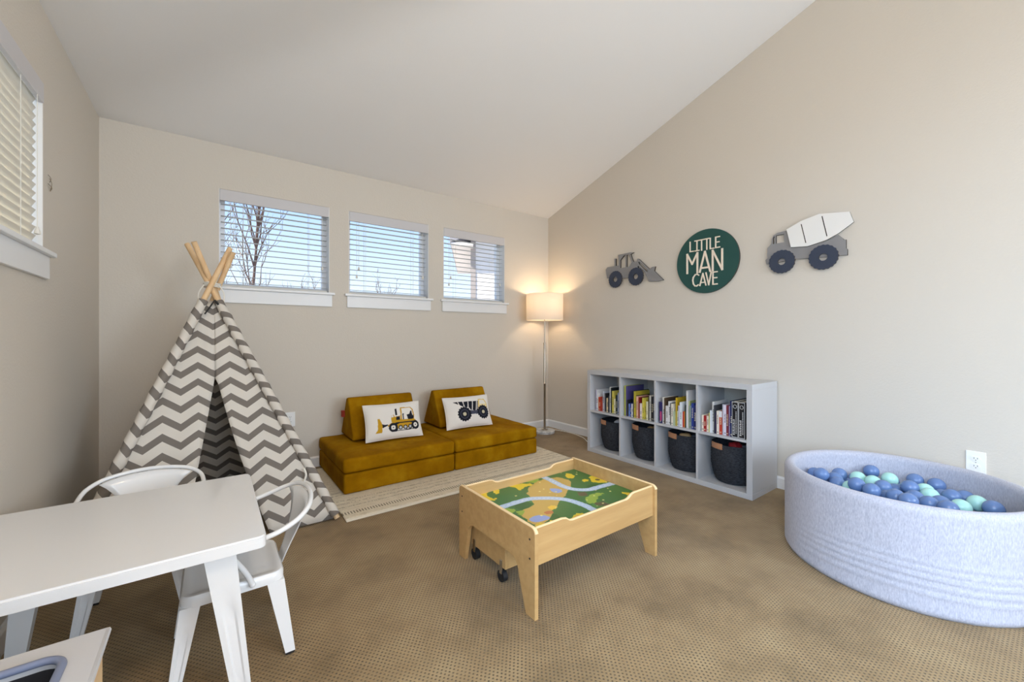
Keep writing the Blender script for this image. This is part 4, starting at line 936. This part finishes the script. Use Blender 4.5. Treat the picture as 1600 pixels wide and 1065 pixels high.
# ---------------------------------------------------------------- ball pit
pit = thing('ball_pit', 'round pale grey fabric ball pit against the right wall', 'ball pit', (2.645, .475, 0))
Rp, Hp = .450, .425
bm = bmesh.new(); seg = 120; prof = []
nz = 44
for j in range(nz + 1):
    z = .002 + (Hp - .03) * j / nz; prof.append(('o', z, Rp - (.012 * max(0, 1 - z / .02))))
for j in range(1, 9): a = j * math.pi / 8; prof.append(('r', Hp - .028 + .026 * math.sin(a), Rp - .025 + .025 * math.cos(a)))
for j in range(12): prof.append(('i', Hp - .03 - (Hp - .23) * (j + 1) / 12, Rp - .050))
rings = []
for kd, z, r in prof:
    rg = []
    for i in range(seg):
        a = 2 * math.pi * i / seg; rr = r
        if kd == 'o':                                       # sagging jersey: horizontal pull folds low on the camera side
            w = max(0, 1 - abs((a - math.pi * 1.13)) / 1.25); zz = z - .035 * math.cos((a - math.pi * 1.1) * 1.1)
            for z0, am in ((.175, .5), (.145, .8), (.118, 1), (.088, .9), (.055, .7)): rr += 0.0065 * am * min(1, w * 2) * math.exp(-((zz - z0) / .0062) ** 2)
            rr += .0022 * mnoise.noise(Vector((a * 9, z * 4, 0)))
        if kd == 'i': rr += .0035 * mnoise.noise(Vector((a * 26, z * 3, 2))) * (1 if z < Hp - .04 else 0)
        rg.append(bm.verts.new((rr * math.cos(a), rr * math.sin(a), z)))
    rings.append(rg)
for a, b in zip(rings, rings[1:]):
    for i in range(seg): bm.faces.new((a[i], a[(i + 1) % seg], b[(i + 1) % seg], b[i]))
bm.faces.new(rings[0][::-1])
obj('padded_wall', bm, M_pit, pit, smooth='all')
obj('floor_pad', lathe(bmesh.new(), [(Rp - .052, .01), (Rp - .052, .192), (Rp - .060, .199)], 60), M_pit, pit, smooth=True)
BALLS = [(2.708, 0.827, 0.317, 'b'), (2.657, 0.782, 0.337, 'b'), (2.797, 0.74, 0.32, 'b'), (2.726, 0.74, 0.311, 'b'), (2.661, 0.712, 0.307, 'b'), (2.795, 0.659, 0.323, 'm'), (2.629, 0.649, 0.311, 'm'), (2.58, 0.613, 0.348, 'b'), (2.964, 0.641, 0.331, 'b'), (2.771, 0.592, 0.325, 'm'), (2.901, 0.552, 0.325, 'm'), (2.549, 0.549, 0.344, 'b'), (2.72, 0.542, 0.326, 'b'), (2.793, 0.511, 0.301, 'b'), (2.613, 0.503, 0.31, 'b'), (2.56, 0.466, 0.339, 'b'), (2.984, 0.468, 0.325, 'b'), (2.775, 0.453, 0.338, 'b'), (2.511, 0.415, 0.348, 'b'), (2.665, 0.418, 0.324, 'b'), (2.977, 0.388, 0.325, 'b'), (2.761, 0.382, 0.325, 'm'), (2.619, 0.364, 0.325, 'b'), (2.685, 0.336, 0.321, 'b'), (2.823, 0.317, 0.325, 'b'), (2.588, 0.301, 0.333, 'b'), (2.659, 0.271, 0.331, 'm'), (2.806, 0.236, 0.325, 'm'), (2.757, 0.185, 0.33, 'b'), (2.83, 0.408, 0.324, 'm'), (2.885, 0.282, 0.316, 'b')]
LOW = [(2.302, 0.541, 0.241), (2.424, 0.416, 0.24), (2.773, 0.333, 0.249), (2.434, 0.698, 0.26), (2.57, 0.385, 0.279), (2.468, 0.468, 0.293), (2.375, 0.369, 0.274), (2.348, 0.671, 0.273), (2.569, 0.769, 0.262), (2.47, 0.536, 0.256), (2.7, 0.715, 0.24), (2.473, 0.358, 0.284), (2.58, 0.156, 0.259), (2.5, 0.786, 0.269), (2.621, 0.702, 0.249), (2.552, 0.59, 0.285), (2.39, 0.273, 0.258), (2.971, 0.503, 0.238), (2.655, 0.156, 0.253), (2.518, 0.303, 0.256), (2.338, 0.484, 0.265), (2.623, 0.454, 0.25), (2.521, 0.686, 0.252), (2.867, 0.221, 0.248), (2.489, 0.191, 0.247), (2.907, 0.289, 0.242), (2.791, 0.248, 0.243), (2.968, 0.621, 0.262), (2.902, 0.43, 0.276), (2.706, 0.823, 0.242), (2.883, 0.604, 0.262), (2.72, 0.519, 0.241), (2.652, 0.541, 0.256), (2.412, 0.616, 0.272), (2.841, 0.723, 0.264), (2.764, 0.419, 0.238), (2.705, 0.124, 0.298), (2.791, 0.573, 0.242), (2.848, 0.376, 0.246), (2.818, 0.164, 0.237), (2.666, 0.367, 0.256), (2.628, 0.227, 0.268), (2.55, 0.248, 0.29), (2.635, 0.832, 0.259), (2.72, 0.594, 0.258), (2.959, 0.339, 0.243), (2.596, 0.33, 0.243), (2.489, 0.611, 0.252), (2.35, 0.594, 0.238), (2.784, 0.794, 0.261), (2.326, 0.329, 0.242), (2.914, 0.698, 0.282), (2.747, 0.661, 0.269), (2.706, 0.217, 0.24), (2.736, 0.274, 0.283), (2.476, 0.242, 0.298), (2.536, 0.499, 0.245), (2.88, 0.534, 0.238), (2.628, 0.605, 0.236), (2.369, 0.542, 0.298), (2.308, 0.381, 0.296), (2.865, 0.49, 0.292), (2.494, 0.432, 0.237), (2.991, 0.426, 0.257), (2.817, 0.653, 0.253), (2.512, 0.147, 0.299), (2.699, 0.45, 0.261), (2.418, 0.203, 0.26), (2.966, 0.559, 0.296), (2.403, 0.503, 0.244), (2.819, 0.485, 0.237), (2.671, 0.287, 0.25), (2.75, 0.137, 0.24), (2.902, 0.36, 0.294), (2.289, 0.437, 0.235), (2.773, 0.723, 0.236), (2.458, 0.273, 0.236)]
bmp = {}
for kd, m in (('b', M_ballb), ('m', M_ballm)):
    bm = bmesh.new(); bmesh.ops.create_icosphere(bm, subdivisions=3, radius=.0355); me = bpy.data.meshes.new('ball'); bm.to_mesh(me); bm.free()
    me.polygons.foreach_set('use_smooth', [True] * len(me.polygons)); me.materials.append(m); bmp[kd] = me
cnt = {'b': 0, 'm': 0}
def scr(p):                                                  # left-to-right order along the pit as the camera sees it
    return (p[0] * math.cos(.6348) - p[1] * math.sin(.6348)) / (p[0] * math.sin(.6348) + p[1] * math.cos(.6348))
for p in sorted(BALLS, key=scr):
    o = bpy.data.objects.new('plastic_ball', bmp[p[3]]); link(o); o.location = p[:3]; nm = 'blue' if p[3] == 'b' else 'mint green'
    tag(o, '%s plastic ball, %s from left of the top %s balls' % (nm, ORD[cnt[p[3]]], nm.split()[0]), 'ball', 'balls on top in the pit'); cnt[p[3]] += 1
for i, p in enumerate(LOW):
    kd = 'm' if i % 5 == 2 else 'b'; o = bpy.data.objects.new('plastic_ball', bmp[kd]); link(o); o.location = p
    tag(o, 'mint green plastic ball mostly buried under the top layer in the pit' if kd == 'm' else 'blue plastic ball mostly buried under the top layer in the pit', 'ball', 'mint balls buried in the pit' if kd == 'm' else 'blue balls buried in the pit')

# ---------------------------------------------------------------- white metal kids' table and chairs
def tapered_leg(p0, p1, w0, w1, t0, t1, groove=True, ang=0):
    """sheet-metal leg from top p0 to foot p1: tapered channel with a pressed groove on its outer faces"""
    bm = bmesh.new(); p0, p1 = Vector(p0), Vector(p1); n_ = 10; rings = []
    cs, sn = math.cos(ang), math.sin(ang)
    for j in range(n_ + 1):
        f = j / n_; c_ = p0.lerp(p1, f); w = w0 + (w1 - w0) * f; t_ = t0 + (t1 - t0) * f
        gd = .006 * (1 if groove and .34 < f < .96 else 0)
        sec = [(-w / 2, -t_ / 2), (-w * .26, -t_ / 2), (-w * .17, -t_ / 2 + gd), (w * .17, -t_ / 2 + gd), (w * .26, -t_ / 2), (w / 2, -t_ / 2), (w / 2, -t_ * .26), (w / 2 - gd, -t_ * .17), (w / 2 - gd, t_ * .17), (w / 2, t_ * .26), (w / 2, t_ / 2), (-w / 2, t_ / 2), (-w / 2, t_ * .2), (-w / 2, -t_ * .2)]
        rings.append([bm.verts.new((c_.x + a * cs - b * sn, c_.y + a * sn + b * cs, c_.z)) for a, b in sec])
    for a, b in zip(rings, rings[1:]):
        m_ = len(a)
        for i in range(m_): bm.faces.new((a[i], a[(i + 1) % m_], b[(i + 1) % m_], b[i]))
    bm.faces.new(rings[0][::-1]); bm.faces.new(rings[-1])
    bmesh.ops.bevel(bm, geom=[e_ for e_ in bm.edges if e_.is_manifold and e_.calc_face_angle(0) > 1.2 and abs((e_.verts[0].co - e_.verts[1].co).z) > .01], offset=.004, segments=2, affect='EDGES')
    return bm
kt = thing('kids_table', 'square white metal kids table in front of the teepee', 'table', (0, 0, 0))
KX0, KX1, KY0, KY1, KZ = -.584, .132, 1.418, 2.108, .490
bm = bmesh.new(); prism(bm, rrect(KX0, KX1, KY0, KY1, .022), 'z', KZ - .034, KZ)
bmesh.ops.dissolve_limit(bm, angle_limit=.01, verts=bm.verts[:], edges=bm.edges[:])
bmesh.ops.bevel(bm, geom=[e_ for e_ in bm.edges if abs(e_.verts[0].co.z - KZ) < 1e-5 and abs(e_.verts[1].co.z - KZ) < 1e-5], offset=.005, segments=3, affect='EDGES')
obj('tabletop', bm, M_whmet, kt, smooth=True)
for sx_, sy_ in ((0, 0), (1, 0), (0, 1), (1, 1)):
    tx, ty = (KX0 + .115, KX1 - .115)[sx_], (KY0 + .075, KY1 - .075)[sy_]; fx_, fy_ = (KX0 + .058, KX1 - .058)[sx_], (KY0 + .035, KY1 - .035)[sy_]
    lg = obj('leg', tapered_leg((tx, ty, KZ - .0345), (fx_, fy_, .012), .078, .046, .060, .040, True, 0 if sy_ == 0 else math.pi), M_whmet, kt, smooth=True)
    obj('foot_cap', box(fx_ - .022, fx_ + .022, fy_ - .019, fy_ + .019, .001, .0122, .003, 1), M_rubber, lg)
def make_chair(label, loc, rz):
    t = thing('kids_chair', label, 'chair', loc, rz, group='white metal kids chairs')
    zs = .280; hw = .142
    bm = bmesh.new()                                          # seat pan with pressed border
    outl = lambda i_: rrect(-hw + i_, hw - i_, -hw + i_, hw - i_, max(.012, .036 - i_), 5)
    loops = [(0.0, zs - .034), (0.0, zs - .008), (.006, zs), (.020, zs), (.026, zs - .004), (.05, zs - .006)]
    rings = [[bm.verts.new((a, b, z)) for a, b in outl(i_)] for i_, z in loops]
    for a, b in zip(rings, rings[1:]):
        for i in range(len(a)): bm.faces.new((a[i], a[(i + 1) % len(a)], b[(i + 1) % len(a)], b[i]))
    bm.faces.new(rings[-1]); bm.faces.new(rings[0][::-1])
    obj('seat', bm, M_whmet, t, smooth=True)
    for sx_ in (-1, 1):
        for sy_ in (-1, 1):
            lg = obj('leg', tapered_leg((sx_ * .115, sy_ * .115, zs - .030), (sx_ * .155, sy_ * .155, .010), .052, .030, .052, .030, True, {(-1, -1): 0, (1, -1): 0, (1, 1): math.pi, (-1, 1): math.pi}[(sx_, sy_)]), M_whmet, t, smooth=True)
            obj('foot_cap', box(sx_ * .155 - .014, sx_ * .155 + .014, sy_ * .155 - .014, sy_ * .155 + .014, .001, .012, .002, 1), M_rubber, lg)
    half = [(.150, .047, .268), (.156, .028, .315), (.172, -.008, .380), (.180, -.022, .402), (.186, .0, .414), (.194, .06, .426), (.197, .12, .440), (.182, .178, .462), (.138, .218, .482), (.07, .237, .493), (0, .242, .497)]
    full = half + [(-x, y, z) for x, y, z in half[-2::-1]]
    pth = smoothpath(full, 5)
    obj('hoop_rail', tube(bmesh.new(), pth, .0085, 10), M_whmet, t, smooth=True)
    bm = bmesh.new(); rows = []                                # fan-shaped splat hanging from the hoop
    nu, nv = 12, 8
    for j in range(nv + 1):
        f = j / nv; w = .040 + (.150 - .040) * f ** 1.6
        zz = zs - .02 + (.489 - zs + .02) * f; yy = .146 + (.234 - .146) * f
        row_ = []
        for i in range(nu + 1):
            a = (2 * i / nu - 1); x = a * w; curve = -(.24 - math.sqrt(max(0, 1 - (x / .185) ** 2)) * .0 - .24) 
            sag = (1 - math.sqrt(max(0, 1 - (x / .197) ** 2))) * f
            row_.append(bm.verts.new((x, yy - sag * .11, zz - sag * .055)))
        rows.append(row_)
    for j in range(nv):
        for i in range(nu): bm.faces.new((rows[j][i], rows[j][i + 1], rows[j + 1][i + 1], rows[j + 1][i]))
    o = obj('back_splat', bm, M_whmet, t, smooth='all', auto='keep'); md = o.modifiers.new('sheet', 'SOLIDIFY'); md.thickness = .003; md.offset = 0
    for sx_ in (-1, 1):
        bm = bmesh.new(); bmesh.ops.create_uvsphere(bm, u_segments=10, v_segments=8, radius=.0095); bmesh.ops.translate(bm, verts=bm.verts[:], vec=(sx_ * .150, .047, .267)); obj('bolt_end', bm, M_whmet, t, smooth='all')
    return t
make_chair('white metal kids chair pushed in at the open right side of the table', (.060, 1.738, 0), -math.pi / 2)
make_chair('white metal kids chair between the table and the teepee', (-.228, 2.176, 0), 0)

# ---------------------------------------------------------------- play sink cabinet, bottom left
sk = thing('play_sink_cabinet', 'white-topped wooden play kitchen cabinet with dark sink basin', 'play kitchen', (0, 0, 0))
SX0, SX1, SY0_, SY1_, SZ = -.572, -.165, .62, 1.104, .52
ix0, ix1, iy0, iy1 = -.50, -.204, .74, 1.056
shape2d('worktop', [[(SX0, SY0_), (SX1, SY0_), (SX1, SY1_), (SX0, SY1_)], rrect(ix0 + .004, ix1 - .004, iy0 + .004, iy1 - .004, .032, 8)], .016, M_white, sk, Matrix.Translation((0, 0, SZ - .008)))
obj('worktop_edge', tube(bmesh.new(), [(SX1, SY0_ + .004, SZ - .008), (SX1, SY1_, SZ - .008), (SX0, SY1_, SZ - .008)], .0082, 8), M_white, sk, smooth=True)
rim = rrect(ix0 + .004, ix1 - .004, iy0 + .004, iy1 - .004, .032, 8)
obj('sink_rim', tube(bmesh.new(), [(a, b, SZ + .001) for a, b in rim], .0065, 10, closed=True), M_rimblue, sk, smooth='all')
bm = bmesh.new(); rings = []
for i_, z in ((-.004, SZ + .002), (.004, SZ - .03), (.012, SZ - .10), (.03, SZ - .115)):
    rings.append([bm.verts.new((a, b, z)) for a, b in rrect(ix0 + .004 + i_, ix1 - .004 - i_, iy0 + .004 + i_, iy1 - .004 - i_, .032, 8)])
for a, b in zip(rings, rings[1:]):
    for i in range(len(a)): bm.faces.new((a[i], a[(i + 1) % len(a)], b[(i + 1) % len(a)], b[i]))
bm.faces.new(rings[-1]); obj('sink_basin', bm, M_dark, sk, smooth=True)
obj('side_panel', box(SX1 - .020, SX1 - .004, SY0_ + .02, SY1_ - .012, .001, SZ - .0165), M_woodlt, sk)
obj('side_panel', box(SX0 + .004, SX0 + .020, SY0_ + .02, SY1_ - .012, .001, SZ - .0165), M_woodlt, sk)
obj('back_board', box(SX0 + .020, SX1 - .020, SY1_ - .024, SY1_ - .014, .03, SZ - .0165), M_white, sk)
obj('bottom_board', box(SX0 + .020, SX1 - .020, SY0_ + .03, SY1_ - .024, .03, .045), M_woodlt, sk)
dd_ = obj('door', box(SX0 + .022, SX1 - .022, SY0_ + .012, SY0_ + .026, .05, SZ - .03, .002, 1), M_white, sk)
obj('door_knob', lathe(bmesh.new(), [(.004, 0), (.004, .012), (.012, .014), (.012, .022), (.006, .026)], 14), M_woodlt, dd_, smooth=True).matrix_local = Matrix.Translation((SX1 - .06, SY0_ + .012, .36)) @ Matrix.Rotation(math.pi / 2, 4, 'X')
